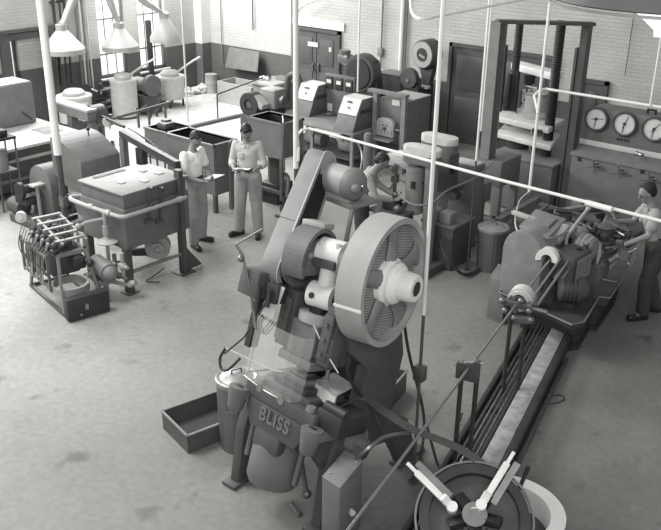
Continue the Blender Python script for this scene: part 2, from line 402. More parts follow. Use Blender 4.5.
# ================================================================== PENDANT LAMP and white duct, top right
d = ray(668, 1).normalized(); lc = CAM + d * 3.0
t = T('pendant_lamp', 'wide dark industrial pendant lampshade at the top right corner', 'lamp', lc)
t.part('lamp_shade', M().lathe(lc, (0,0,1), [(.355,-.0),(.362,.004),(.30,.09),(.16,.17),(.07,.21),(.05,.21),(.06,.2),(.15,.155),(.29,.08),(.345,.004)], 48, caps=False), dgrey)
t.part('rim', M().pipe(lc+V((0,0,-.012)), lc+V((0,0,-.004)), .366, .36, 48), grey)
t.part('bulb', M().sph(lc+V((0,0,.08)), .05), bulb)
t.part('cord', M().cyl(lc+V((0,0,.2)), lc+V((0,0,.8)), .01), black)
pts = [aty(636.5,13,13.5), aty(653.5,30,13.5), aty(653.5,37,13.5), aty(672,38,13.5), aty(672,8,13.5)]
solo('ceiling_light', M().prism(pts, (0,.3,0)), mat('bright_panel', .8, .5, var=.02, emit=.5), 'bright white hanging light panel beneath the pendant lamp, right edge', 'light', pts[0])

# ================================================================== HOODS AND MELTING POTS
def hood(px, rimy, apy, wpx, tops, z0, xx, label):
    c = atx(px, rimy, xx); r = wpx / 2 / 43.5; c.z = c.z
    ap = atx(px, apy, xx); h = ap.z - c.z
    t = T('fume_hood', label, 'hood', c, group='conical fume hoods over the melting pots')
    t.part('cone', M().lathe(c, (0,0,1), [(r*.97,0),(r,.0),(r,.1),(.12,h),(.11,h),(r*.96,.1)], 40, caps=False), tin)
    k = V((c.x, c.y, ap.z))
    t.part('collar', M().cyl(k-V((0,0,.02)), k+V((0,0,.12)), .115, seg=24), tin)
    q = [k+V((0,0,.1))] + [atx(a, b, xx) for a, b in tops]
    t.part('flue', M().tube(q, .085, 16), tin)
hood(64, 53, 30, 38, [(63.5,24), (72,2), (78,-14)], 1.5, -15.9, 'conical tin fume hood nearest the left service pole')
hood(120.5, 50, 28, 35, [(118.5,24), (111,4), (106,-10)], 1.5, -15.9, 'conical tin fume hood hanging in front of the first bright window')
hood(165.5, 41.5, 18, 30, [(164,14), (148,4), (132,-8)], 1.5, -15.8, 'conical tin fume hood hanging in front of the second bright window')
def pot(px, py, r, h, label, legs=0.0, lid=True, lever=True, mt=pale):
    c = at(px, py, 0); z0 = legs
    t = T('melting_pot', label, 'melting pot', c)
    bm_ = M().lathe(c, (0,0,1), [(r*.98,z0),(r,z0+.03),(r,h-.06),(r*1.06,h-.05),(r*1.06,h),(r*.7,h+.01)], 36)
    t.part('body', bm_, mt)
    t.part('lid', M().lathe(c, (0,0,1), [(r*.62,h),(r*.66,h+.02),(r*.66,h+.07),(r*.5,h+.12),(r*.1,h+.14)], 28), offwhite)
    if legs:
        for k in range(4):
            a = PI/4 + k*PI/2; q = c + V((r*.85*math.cos(a), r*.85*math.sin(a), 0))
            t.part('leg', M().cyl(q, q+V((0,0,z0+.05)), .025), vdark)
    else: t.part('plinth', M().cyl(c, c+V((0,0,.05)), r*1.05, seg=28), vdark)
    if lever:
        a_ = c + V((r*.5, r*.3, h+.1)); t.part('lever', M().tube([a_, a_+V((.15,.3,.2)), a_+V((.2,.55,.3))], .025, 8), offwhite)
    return t
pot(77, 123, .36, .62, 'squat pale melting pot under the first hood, behind the beam', lever=False, mt=offwhite)
pot(126, 117, .29, .86, 'tall pale melting pot before the first bright window', mt=offwhite)
pot(171.5, 106, .33, .72, 'pale melting pot on legs under the third hood', legs=.2, mt=offwhite)

# clutter by the windows: motors, bins, pipes
c = at(146, 112); t = T('pump_set', 'grey motor and round blower beside the tall melting pot', 'pump', c)
t.part('base', M().box(c+V((-.3,-.25,0)), c+V((.3,.25,.45)), .01), dgrey)
t.part('motor', M().cyl(c+V((-.25,0,.62)), c+V((.2,0,.62)), .17, seg=20), grey)
t.part('fan_housing', M().cyl(c+V((.2,0,.65)), c+V((.32,0,.65)), .24, seg=24), midgrey)
c = at(148, 128); t = T('work_stand', 'low steel stand with arched legs beside the tall melting pot', 'stand', c)
tp = [at(124,115,.45), at(138,108,.45), at(166,100,.45)]
a_, b_ = at(134,123,.42), at(166,114,.42)
t.part('top_rail', M().beam(at(100,122,.5), at(168,103,.5), .05, .05), dgrey)
for px, py in ((139,128),(150,132),(166,122),(157,117)):
    q = at(px, py); t.part('leg', M().beam(q, q+V((0,0,.45)), .04, .04).tube([q+V((0,0,.25)), q+V((0,.1,.4)), q+V((0,.25,.45))], .02, 6), dgrey)
for (px, py, w, l, h, mt, lab) in ((96,112,.25,.4,.3,vdark,'dark crate in the pipe clutter left of the tall melting pot'), (106,107,.22,.3,.45,dgrey,'grey crate against the left wall below the pipes'), (158,103,.18,.22,.4,vdark,'small dark crate between the two right melting pots')):
    c = at(px, py); c.x = max(c.x, XW+w+.06); c.y = min(c.y, YW-.4); solo('crate', M().tray(c.x-w, c.x+w, c.y-l/2, c.y+l/2, 0, h, .03), mt, lab, 'crate', c)
random.seed(3)
m = M()
for k in range(26):
    a = at(random.uniform(90,112), random.uniform(109,116), 0); a.x = max(a.x, XW+.3); zc = .1+random.random()*.5
    m.tube([a+V((0,0,zc)), a+V((random.uniform(-.2,.6), random.uniform(-.2,.8), random.uniform(0,.25)+zc))], random.choice((.012,.018,.03)), 6)
solo('pipe_scrap', m, dsteel, 'tangle of loose pipes and rods stacked by the left wall', 'scrap', at(100,106), kind='stuff')
m = M()
for k in range(240):
    a = at(random.gauss(189,10), random.uniform(84,92), 0); a.x = max(a.x, XW+.15+random.random()*.3); a.y = min(a.y, YW-.15-random.random()*.3); r = random.uniform(.03,.09)
    m.sph((a.x, a.y, r*.5+random.random()*.12), (r, r*random.uniform(.6,1), r*.7), 6)
solo('rubble', m, rocks, 'low heap of pale rubble on the floor in front of the far corner', 'rubble', at(189,86), kind='stuff')
# kerb before window-brightened foundry floor
a, b = at(108,141), at(300,97)
solo('floor_kerb', M().beam(at(160,134,.04), at(240,115.5,.04), .1, .08), midgrey, 'low grey kerb edging the foundry floor', 'kerb', at(160,134))
t = T('guard_rail', 'thin steel guard rail between foundry floor and the grey tanks', 'railing', at(218,121))
t.part('top_bar', M().tube([at(218,121)+V((0,0,.6)), aty(270,75,at(285,110).y)], .018, 8), dgrey)
t.part('post', M().tube([at(218,121), at(218,121)+V((0,0,.6))], .018, 8), dgrey)
q = aty(270,75,at(285,110).y); t.part('post', M().tube([q, (q.x,q.y,0)], .018, 8), dgrey)
t = T('guard_rail', 'bent steel post rail standing beside the melting pot on legs', 'railing', at(188,123))
q = at(188,123); t.part('post', M().tube([q, q+V((0,0,5))], .02, 8), offwhite)
# lid box, cabinet, drum in the far corner
a = at(252,97); t = T('storage_chest', 'pale open chest with raised lid in the far corner', 'chest', (a.x,14.6,0))
x0, x1 = aty(217,80,14.5).x, aty(251,84,14.5).x
t.part('body', M().tray(x0, x1, 14.5, 15.1, 0, .52, .04), pale)
p0, p1, p3_, p2_ = aty(226,67,15.12), aty(258,72,15.12), aty(230,47,15.28), aty(260,52,15.28)
t.part('lid', M().prism([p0, p1, p2_, p3_], (0,-.03,0)), midgrey)
a0 = aty(254,100,14.6); x0, x1 = a0.x, aty(284,104,14.9).x
t = T('storage_cabinet', 'low grey cabinet with wide top beside the open chest', 'cabinet', (x0,14.6,0))
t.part('body', M().box((x0,14.55,0),(x1,15.3,.62),.01), grey); t.part('top', M().box((x0-.02,14.5,.62),(x1+.03,15.33,.68),.008), pale)
t.part('door', M().box((x0+.05,14.53,.05),(x1-.05,14.55,.56),.004), grey)
a = V((x0+.3,15.0,.68)); solo('ledger', M().box(a, a+V((.35,.22,.05)),.004).box(a+V((.02,.02,.05)), a+V((.3,.2,.08)),.004), grey, 'flat stacked books lying on the low grey cabinet', 'book', a)
a = V((x0+.06,14.8,.68)); m = M()
for k in range(5): m.sph(a+V((.1*(k%3), .08*(k//3), .04)), (.05,.045,.04), 8)
solo('rag_heap', m, offwhite, 'small pale heap of rags on the low grey cabinet', 'rags', a, kind='stuff')
a = at(211.5,93); solo('drum', M().lathe(a, (0,0,1), [(.15,0),(.155,.02),(.15,.04),(.15,.24),(.158,.25),(.15,.27),(.15,.46),(.158,.48),(.14,.48)], 24), pale, 'small ribbed drum standing left of the open chest', 'drum', a)

# ================================================================== FAR LEFT MACHINES
cn = at(37,122,.85); x1, y1 = cn.x, cn.y
x0 = at(16,76.7,1.58).x
t = T('electric_oven', 'large grey oven cabinet on the bench at the left edge', 'oven', (x1, 6.8, .85))
t.part('body', M().box((x0,5.6,.86),(x1,y1,1.58),.015), grey)
t.part('top_cover', M().box((x0+.02,5.62,1.58),(x1-.02,y1-.02,1.6)), pale)
t.part('handle', M().tube([atx(23,113,x1+.0), atx(23,113,x1+.06), atx(32,119,x1+.06), atx(32,119,x1)], .012, 6), vdark)
xb = -12.75
t = T('work_bench', 'long pale topped bench with dark sides at the left edge', 'workbench', (xb, 6.8, 0))
t.part('bench_top', M().box((-14.6,4.6,.8),(xb,8.85,.85),.006), offwhite)
t.part('front_panel', M().box((-14.5,4.65,.12),(xb-.06,8.8,.8)), dgrey)
t.part('ledge', M().box((xb-.08,4.65,.62),(xb+.02,8.8,.65)), pale); t.part('ledge', M().box((xb-.08,4.65,.3),(xb+.02,8.8,.33)), grey)
for y in (5.2, 8.6): t.part('leg', M().box((xb-.16,y,0),(xb-.06,y+.1,.14)), vdark)
a = at(47,131,.85); solo('sheet_stack', M().box(a+V((-.25,-.15,0)), a+V((.2,.2,.012))).box(a+V((-.15,-.1,.012)), a+V((.1,.1,.02))), grey, 'grey metal plate lying on the pale bench top', 'plate', a)
# beam machine (swaging bench) behind pole
pa, pb = at(52,99,1.15), at(92,111,1.15)
t = T('draw_bench', 'draw bench with pale channel beam and round end drum', 'machine', (at(75,140).x, at(75,140).y, 0))
t.part('beam', M().beam(pa, pb, .22, .05, bev=.01), pale)
t.part('beam_side', M().beam(pa-V((0,0,.1)), pb-V((0,0,.1)), .2, .14), midgrey)
for px, py in ((72,113),(92,118)):
    q = at(px,py,1.0); t.part('leg', M().beam(q, (q.x,q.y,0), .14, .14), midgrey)
q = at(104,116,1.0)
t.part('drum', M().cyl(q+V((-.12,-.2,0)), q+V((-.12,.05,0)), .2, seg=24).cyl(q+V((-.12,-.26,0)), q+V((-.12,-.2,0)), .07), dgrey)
t.part('arm', M().tube([q+V((-.1,-.1,.05)), at(124,127,.95)], .03, 8), vdark)
t.part('dial', M().cyl(q+V((.2,-.1,-.05)), q+V((.23,-.12,-.05)), .08), offwhite)
t.part('guard_plate', M().prism([at(111,126,.95), at(123,129,.95), at(121,142,.75), at(109,140,.75)], (0,.02,.01)), offwhite)
q = at(88,140,.3); t.part('gearbox', M().box(q+V((-.25,-.2,-.3)), q+V((.25,.25,.45)),.04).cyl(q+V((0,0,.45)), q+V((0,0,.7)), .08), midgrey)
t.part('column', M().cyl(q+V((.35,.1,-.3)), q+V((.35,.1,.7)), .05).cyl(q+V((.5,.2,-.3)), q+V((.5,.2,.55)), .035), dsteel)
# inclined chute frame between draw bench and furnace
t = T('roller_frame', 'sloping dark steel channel frame behind the gas furnace', 'frame', (at(142,180).x, at(142,180).y, 0))
ya = at(121,133,1.0)
A1, A2 = at(121,133,1.15), at(178,165,1.35)
t.part('channel', M().beam(A1, A2, .08, .1), vdark)
t.part('leg', M().beam(at(123,137,1.1), (at(123,137,1.1).x, at(123,137,1.1).y, 0), .1, .1), midgrey)
t.part('leg', M().beam(at(141,148,1.15), (at(141,148,1.15).x, at(141,148,1.15).y, 0), .16, .1), vdark)
for px, py in ((150,155),(157,158),(165,162)): t.part('pin', M().cyl(at(px,py,1.2), at(px,py,1.2)-V((0,0,.2)), .014), dgrey)
for k in range(5): t.part('rod', M().tube([at(128+k*2,128+k,1.05), at(150+k*2,141+k*2,1.2)], .012, 6), dgrey)
# round topped cabinet
cn = at(80.5,163,1.12); x1, y0 = cn.x, cn.y; y1 = y0 + (at(120.5,153,1.12).y - y0); x0 = x1 - .72
t = T('tumbling_cabinet', 'round topped grey cabinet behind the gas furnace', 'cabinet', (x1-.36, y0+.4, 0))
prof = [(x1,y0,.62),(x1,y0,1.12)] + [(x1-.72*math.sin(a)**1.0*1.0, y0, 1.12+.3*math.sin(a)) if False else (x1-.72*(k/8), y0, 1.12+.26*math.sin(PI/2*min(1,k/7))) for k, a in ((k, k*PI/16) for k in range(1,9))] + [(x0,y0,.8),(x1-.4,y0,.66)]
t.part('body', M().prism(prof, (0,y1-y0,0), .006), midgrey)
for q in ((x1-.06,y0+.06),(x0+.06,y0+.06),(x1-.06,y1-.06),(x0+.06,y1-.06)): t.part('leg', M().box((q[0]-.03,q[1]-.03,0),(q[0]+.03,q[1]+.03,.8)), vdark)
t.part('motor', M().cyl((x1-.5,y0+.05,.35),(x1-.5,y0+.4,.35), .16, seg=20).cyl((x1-.5,y0-.03,.35),(x1-.5,y0+.05,.35), .07), vdark)
t.part('pulley', M().cyl((x1-.15,y0+.02,.4),(x1-.15,y0+.08,.4), .14, seg=24), dsteel)
t.part('knob', M().sph((x1-.45,y0+.5,1.45), .03).cyl((x1-.45,y0+.5,1.33),(x1-.45,y0+.5,1.45), .01), vdark)
t.part('base', M().box((x0,y0,.0),(x1,y1,.06)), vdark)
# little glass sided stand and hooded grinder at left edge
q = at(12,208); t = T('test_stand', 'small open frame stand with dark top at the left edge', 'stand', q)
b0 = q+V((-.2,-.2,0))
for dx, dy in ((0,0),(.3,0),(.3,.35),(0,.35)): t.part('post', M().beam(b0+V((dx,dy,0)), b0+V((dx,dy,1.15)), .025, .025), dsteel)
t.part('shelf', M().box(b0+V((0,0,.62)), b0+V((.3,.35,.65))), dgrey)
t.part('cylinder', M().cyl(b0+V((.15,.18,.65)), b0+V((.15,.18,.98)), .08), grey)
t.part('top_block', M().box(b0+V((-.02,-.02,1.15)), b0+V((.32,.37,1.19))).box(b0+V((.05,.08,1.19)), b0+V((.25,.28,1.3)),.02), vdark)
q = at(40,225); t = T('hooded_grinder', 'grey round hooded grinder in front of the pale bench', 'grinder', q)
cx, cy = q.x-.1, q.y+.15
pr = [(cx+.28*math.cos(a), cy, .62+.28*math.sin(a)) for a in [PI*k/12 for k in range(13)]] + [(cx-.28,cy,.1),(cx+.28,cy,.1)]
t.part('hood', M().prism(pr, (0,.3,0), .02), midgrey)
t.part('base', M().box((cx-.4,cy-.35,0),(cx+.4,cy+.35,.12),.01), dgrey)
t.part('spindle', M().cyl((cx-.1,cy-.3,.55),(cx-.1,cy,.55), .07).cyl((cx-.1,cy-.32,.55),(cx-.1,cy-.26,.55), .13, seg=20).box((cx-.3,cy-.28,.3),(cx+.0,cy-.05,.42),.02), vdark)
t.part('tool_rest', M().box((cx+.0,cy-.2,.62),(cx+.14,cy,.65)).beam((cx+.07,cy-.1,.1),(cx+.07,cy-.1,.62), .05, .03), pale)
t.part('motor', M().cyl((cx-.5,cy-.2,.22),(cx-.2,cy-.2,.22), .13), dgrey)
# ---------------------------------------------------------------- gas furnace with piping
cn = at(122.5,195.5,1.34); x1, y0 = cn.x, cn.y; x0 = at(79.5,180,1.34).x; y1 = at(172,171,1.34).y
t = T('gas_furnace', 'grey box furnace on legs with ring of gas piping, beside the man in white', 'furnace', ((x0+x1)/2,(y0+y1)/2,0))
t.part('body', M().box((x0,y0,.6),(x1,y1,1.14),.01), midgrey)
t.part('upper_casing', M().box((x0+.02,y0+.02,1.14),(x1-.02,y1-.02,1.32),.008), midgrey)
m = M().box((x0-.01,y0-.01,1.32),(x1+.01,y1-.12,1.345),.004).box((x0+.12,y1-.12,1.32),(x1+.01,y1+.01,1.345),.004)
t.part('top_plate', m, grey)
t.part('slot', M().box((x0+.05,y0+.18,1.345),(x0+.12,y1-.4,1.352)), black)
for a, b in ((.55,.28),(.75,.5),(.35,.75),(.62,.82)): t.part('vent_block', M().box((x0+(x1-x0)*a-.05,y0+(y1-y0)*b-.04,1.345),(x0+(x1-x0)*a+.05,y0+(y1-y0)*b+.04,1.356),.003), pale)
m = M(); 
for k, (x, y) in enumerate(((x0+.04,y0+.04),(x1-.04,y0+.02),(x0+.04,y1-.04))): t.part('leg', M().beam((x,y,.015),(x,y,.62), .09, .09).box((x-.09,y-.09,0),(x+.09,y+.09,.015)), dgrey)
_q = at(184,272); xp, yp = _q.x, _q.y
t.part('tall_post', M().beam((xp,yp,.015),(xp,yp,1.46), .1, .07).box((xp-.12,yp-.12,0),(xp+.12,yp+.12,.015)), dgrey)
t.part('brace', M().prism([(xp,yp,.02),(xp,yp+.32,.02),(xp,yp,.42)], (.02,0,0)), dgrey)
t.part('base_rail', M().beam((x1-.02,y0,.28),(xp,yp,.28), .04, .04), grey)
t.part('base_rail', M().beam((x0,y0,.2),(x1,y0,.2), .04, .04), dgrey)
zp = 1.08; pr = [atx(166,188,x1+.06), (x1+.06,y0+.1,zp), (x1+.02,y0-.06,zp), (x1-.2,y0-.08,zp), (x0-.1,y0-.08,zp), (x0-.12,y0+.1,zp)]
pr[0] = V((x1+.06, y1-.1, zp))
gp = t.part('gas_pipe', M().tube(pr, .028, 10, smooth=4), pale)
many(t, 'union', [M().cyl((x1+.06,y1-.25,zp),(x1+.06,y1-.18,zp), .04), M().cyl((x1-.25,y0-.08,zp),(x1-.17,y0-.08,zp), .042), M().cyl((x0+.3,y0-.08,zp),(x0+.38,y0-.08,zp), .04)], pale, gp)
xv, yv_ = x0+.63, y0-.1
m = M().cyl((xv,yv_,.35),(xv,yv_,zp), .025).lathe((xv,yv_,.66), (0,0,1), [(.03,0),(.13,.015),(.14,.03),(.05,.06),(.03,.1)], 24).cyl((xv,yv_,.78),(xv,yv_,.9), .04)
t.part('burner_valve', m, pale)
t.part('valve_handle', M().tube([(xv-.05,yv_,.98),(xv-.1,yv_-.2,.98),(xv-.1,yv_-.32,.96)], .022, 8).sph((xv-.1,yv_-.33,.96), .04), pale)
fx_, fy_ = x1-.02, y0-.12
t.part('feed_pipe', M().tube([(xv,yv_,.42),(xv+.1,yv_-.02,.36),(fx_-.12,fy_,.38),(fx_-.1,fy_,.5)], .03, 8, smooth=3), pale)
t.part('gas_cock', M().sph((fx_-.1,fy_,.42), .05).cyl((fx_-.1,fy_-.08,.42),(fx_-.1,fy_+.08,.42), .025).cyl((fx_-.1,fy_,.42),(fx_-.1,fy_,.56), .028), dsteel)
t.part('gas_cock', M().sph((fx_+.06,fy_,.44), .055).cyl((fx_+.06,fy_,.3),(fx_+.06,fy_,.62), .026).cyl((fx_-.02,fy_,.44),(fx_+.16,fy_,.44), .024), pale)
t.part('gas_cock', M().sph((fx_+.0,fy_-.03,.3), .045).cyl((fx_-.14,fy_-.03,.3),(fx_+.16,fy_-.03,.3), .022), dsteel)
t.part('lower_pipe', M().tube([(fx_-.1,fy_-.06,.2),(fx_+.1,fy_-.02,.2),(fx_+.18,fy_+.04,.24)], .028, 8).cyl((fx_+.14,fy_+.0,.2),(fx_+.22,fy_+.06,.24), .04), pale)
for k, px in enumerate((150, 161)):
    a = atx(px,190,x1+.03); b = atx(px-1,221,x1+.03)
    m = M().beam(a, b, .02, .03, up=(1,0,0)).cyl((x1,a.y,a.z+.03),(x1+.09,a.y,a.z+.03), .02).box(b+V((-.02,-.07,-.02)), b+V((.03,.05,.03)),.008).cyl((x1,a.y,(a.z+b.z)/2),(x1+.07,a.y,(a.z+b.z)/2), .03)
    t.part('latch', m, dgrey)
a = at(158,246,.35); t.part('blower', M().cyl(a+V((-.05,.05,0)), a+V((.05,-.05,0)), .17, seg=24).cyl(a+V((.05,-.05,0)), a+V((.09,-.09,0)), .09, seg=20).sph(a+V((.1,-.1,0)), .05), pale)
t.part('duct', M().tube([a+V((-.1,0,-.1)), a+V((-.35,-.2,-.1)), a+V((-.5,.1,.0)), a+V((-.4,.3,.25))], .06, 10, smooth=4), vdark)
m = M().tube([a+V((.1,.0,-.3)), a+V((.15,-.25,-.33)), a+V((.2,-.4,-.33)), a+V((.35,-.3,-.33))], .008, 6, smooth=4); t.part('cable', m, rubber)
# ---------------------------------------------------------------- model engine rack (slatted rig)
A0 = at(31,286,0); A1 = at(69,320,0); dx_ = (A1-A0); L = dx_.length; rz = math.atan2(dx_.y, dx_.x)
t = T('valve_gear_rig', 'skeleton steel test rig with cross bars and coiled hose, front left', 'machine', A0, rz=rz, local=True)
W = .5
m = M()
for y in (0, W): m.beam((0,y,.02),(L,y,.02), .04, .04)
for x in (0, L): m.beam((x,0,.02),(x,W,.02), .04, .04)
t.part('base_frame', m, dgrey)
for x, y in ((.02,0),(.02,W),(L-.12,.0),(L-.12,W)):
    xt = x + (.12 if x < .5 else -.2); t.part('upright', M().beam((x,y,.03),(xt,y*.7+.07,.72), .045, .03, up=(0,1,0)), grey)
m = M()
for y in (.07, .42): m.beam((.1,y,.72),(L-.3,y,.72), .04, .05)
m.beam((L-.32,.05,.72),(L-.32,.44,.72), .05, .05)
m.beam((.14,.05,.72),(.14,.44,.72), .05, .05)
t.part('top_frame', m, grey)
m = M(); 
for y in (.14, .44): m.beam((.1,y,.9+.06),(L-.28,y,.86), .025, .025)
t.part('slat_rail', m, mat('worn_steel_paint', .27, .5))
for k in range(5): x = .14+k*(L-.5)/4; t.part('cross_bar', M().beam((x,.08,.96-.02*k),(x,.46,.96-.02*k), .045, .025).beam((x,.12,.7),(x,.12,.96-.02*k), .025, .025).beam((x,.44,.7),(x,.44,.96-.02*k), .025, .025), mat('worn_steel_paint', .27, .5))
for k in range(5): x = .2+k*(L-.5)/4.3; t.part('valve', M().cyl((x,.02,.76),(x,.22,.86), .045).sph((x,.06,.84), .05).cyl((x,.25,.72),(x,.25,.86), .03), vdark)
m = M()
random.seed(5)
for k in range(12):
    x = .05+k*.075; m.tube([(x,-.02,.88-.01*k), (x+.03,-.09,.74), (x-.03+random.uniform(0,.06),-.1,.58), (x+.02,-.04,.42)], .008, 5, smooth=3)
t.part('wiring', m, dsteel)
for x0_ in (.12, .42, .70):
    m = M()
    for z in (.3, .7): m.beam((x0_-.1,-.05,z),(x0_+.16,-.05,z), .03, .03)
    for x in (x0_-.1, x0_+.16): m.beam((x,-.05,.26),(x,-.05,.74), .03, .03)
    t.part('side_panel', m, midgrey)
m = M()
for k in range(4): m.pipe((L-.36,.2,.22+k*.026),(L-.36,.2,.24+k*.026), .235, .2, 28)
t.part('hose_coil', m, pale)
t.part('motor', M().cyl((L-.5,.62,.42),(L-.1,.62,.42), .12, seg=20).sph((L-.1,.62,.42), .1).box((L-.5,.5,.25),(L-.15,.72,.31)).beam((L-.45,.6,0),(L-.45,.6,.28),.05,.05).beam((L-.2,.6,0),(L-.2,.6,.28),.05,.05), grey)
t.part('gearbox', M().box((L-.45,.25,.5),(L-.25,.4,.66),.02).sph((L-.3,.35,.6), .06).sph((L-.2,.42,.58), .05), vdark)
t.part('crankcase', M().box((.1,.05,.36),(L-.5,.42,.7),.03), dgrey)
for k in range(4): x = .16+k*.17; t.part('push_rod', M().tube([(x,-.07,.3),(x+.05,-.06,.62),(x+.1,.02,.84)], .012, 6).sph((x+.1,.02,.84), .025, 8), pale)
for k in range(4): x = .14+k*.18; t.part('cylinder', M().cyl((x,.3,.68),(x,.3,.88), .05).cyl((x,.3,.88),(x,.3,.9), .035), dgrey)
t.part('side_plate', M().box((.05,-.015,.3),(.5,.0,.62),.004), dgrey)
bx = t.part('control_box', M().box((L-.02,-.04,.02),(L+.1,.5,.3),.01), vdark)
many(t, 'switch', [M().box((L+.1,.18,.13),(L+.115,.22,.2)), M().cyl((L+.1,.12,.08),(L+.115,.12,.08), .015)], steel, bx)
t.part('indicator', M().cyl((.0,.0,.98),(.05,-.03,.98), .07).cyl((.05,-.03,.98),(.06,-.04,.98), .03), offwhite)
q = at(98,268); run('hose', 'white cable loop on the floor between test rig and furnace', 'hose', [at(84,262,.35), at(92,268,.1), at(100,272,.02), at(106,270,.02), at(104,262,.02), at(98,262,.02)], .012, offwhite, smooth=5)

# ================================================================== TANKS
def tank(name, label, x0, x1, y0, y1, z0, z1, t_=.035, mt=midgrey, legs=True, fz=None):
    t = T(name, label, 'tank', ((x0+x1)/2,(y0+y1)/2,0))
    t.part('shell', M().tray(x0,x1,y0,y1,z0,z1,t_), mt)
    t.part('lining', M().box((x0+t_,y0+t_,z0+.1),(x0+t_+.004,y1-t_,z1-.03)).box((x1-t_-.004,y0+t_,z0+.1),(x1-t_,y1-t_,z1-.03)).box((x0+t_,y1-t_-.004,z0+.1),(x1-t_,y1-t_,z1-.03)).box((x0+t_,y0+t_,z0+.1),(x1-t_,y0+t_+.004,z1-.03)), black)
    t.part('rim', M().tray(x0-.012,x1+.012,y0-.012,y1+.012,z1-.04,z1+.005,t_+.01,floor_t=0.001,floor_z=z1-.04) if False else M().box((x0-.012,y0-.012,z1-.03),(x1+.012,y0+t_,z1+.005)).box((x0-.012,y1-t_,z1-.03),(x1+.012,y1+.012,z1+.005)).box((x0-.012,y0,z1-.03),(x0+t_,y1,z1+.005)).box((x1-t_,y0,z1-.03),(x1+.012,y1,z1+.005)), mt)
    t.part('contents', M().box((x0+t_,y0+t_,z0+.035),(x1-t_,y1-t_,z0+.1+(z1-z0)*.12)), mat('dark_liquid', .004, .35, var=0))
    if legs and z0 > .05:
        for x in (x0+.03,x1-.03):
            for y in (y0+.03,y1-.03): t.part('leg', M().box((x-.03,y-.03,0),(x+.03,y+.03,z0)), dgrey)
    return t
A = at(144,127,.6); B = at(166,133,.6); Cc = at(187,125,.6)
t = tank('quench_tank', 'small rectangular tank with a pump near the sloping frame', A.x, B.x, A.y, Cc.y, 0, .6)
t.part('pump', M().cyl((A.x+.3,A.y+.3,.3),(A.x+.3,A.y+.3,.75), .1).box((A.x+.25,A.y+.1,.6),(A.x+.5,A.y+.35,.72),.03), dgrey)
zt = 1.13; x0 = at(165.5,133,zt).x; y0 = at(165.5,133,zt).y; y1 = at(188.5,127,zt).y; x1 = at(233.5,140,zt).x
t = tank('dip_tank', 'long grey open tank behind the two standing men', x0, x1, y0, y1, .3, zt)
t.part('end_post', M().box((x1,y0+.3,0),(x1+.05,y0+.36,zt)), midgrey)
zt = 1.45; n_ = at(281.6,124.5,zt); x0 = at(244,117.5,zt).x; y1 = at(301.5,118,zt).y
t = tank('dip_tank', 'tall grey open tank on legs behind the man with a clipboard', x0, n_.x, n_.y, y1, .88, zt)
t.part('pipe', M().tube([(n_.x-.25,n_.y+.35,zt-.15),(n_.x-.2,n_.y+.25,zt+.05),(n_.x+.02,n_.y+.02,zt+.02),(n_.x+.03,n_.y,zt-.35),(n_.x+.03,n_.y+.02,.7)], .018, 8, smooth=3), dsteel)
t.part('cross_rail', M().beam((x0,n_.y+.03,.3),(n_.x,n_.y+.03,.3),.05,.05).beam((n_.x-.03,n_.y,.15),(n_.x-.03,y1,.15),.05,.05), dgrey)
q = V((n_.x-.45,n_.y+.35,0))
t = T('coolant_pump', 'dark pump and motor tucked under the tall tank', 'pump', q)
t.part('motor', M().cyl(q+V((0,0,.35)), q+V((0,0,.75)), .13, seg=20), dgrey); t.part('base', M().box(q+V((-.2,-.2,0)), q+V((.2,.2,.35)),.02), vdark)
t.part('coupling', M().tube([q+V((.1,0,.5)), q+V((.35,-.1,.5)), q+V((.4,-.2,.2))], .04, 8, smooth=3), dsteel)
# blower and pump behind tank
zf = .75; q = aty(252.5,104,12.3)
t = T('fan_blower', 'dark squirrel cage blower behind the tall open tank', 'blower', (q.x,12.3,0))
t.part('scroll', M().pipe(q+V((0,-.12,0)), q+V((0,.12,0)), .24, .12, 28), vdark)
t.part('impeller', M().cyl(q+V((0,-.1,0)), q+V((0,.1,0)), .07, seg=16), dgrey)
m = M()
for k in range(10): a = k*PI/5; m.beam(q+V((.06*math.cos(a),0,.06*math.sin(a))), q+V((.13*math.cos(a),0,.13*math.sin(a))), .2, .015, up=(-math.sin(a),0,math.cos(a)))
t.part('blades', m, dsteel)
t.part('outlet', M().beam(q+V((.1,0,.15)), q+V((.35,.0,.0)), .2, .12), pale)
t.part('pedestal', M().box((q.x-.2,12.15,0),(q.x+.2,12.45,q.z-.2)), dgrey)
q = aty(273,98,12.6)
t = T('pump_motor', 'grey boxed pump motor with curved hose behind the tall tank', 'motor', (q.x,12.6,0))
t.part('housing', M().box((q.x-.22,12.42,q.z-.18),(q.x+.2,12.8,q.z+.14),.03), grey)
t.part('cover', M().box((q.x-.2,12.44,q.z+.14),(q.x+.18,12.78,q.z+.2),.02), pale)
t.part('hose', M().tube([(q.x+.1,12.9,q.z-.1),(q.x+.1,12.95,q.z+.35),(q.x+.3,12.95,q.z+.45),(q.x+.45,12.9,q.z+.3),(q.x+.42,12.85,q.z-.2)], .06, 10, smooth=5), dgrey)
t.part('stand', M().box((q.x-.2,12.45,0),(q.x+.18,12.77,q.z-.18)), vdark)
t.part('flange', M().cyl((q.x+.2,12.6,q.z),(q.x+.32,12.6,q.z), .1), dsteel)

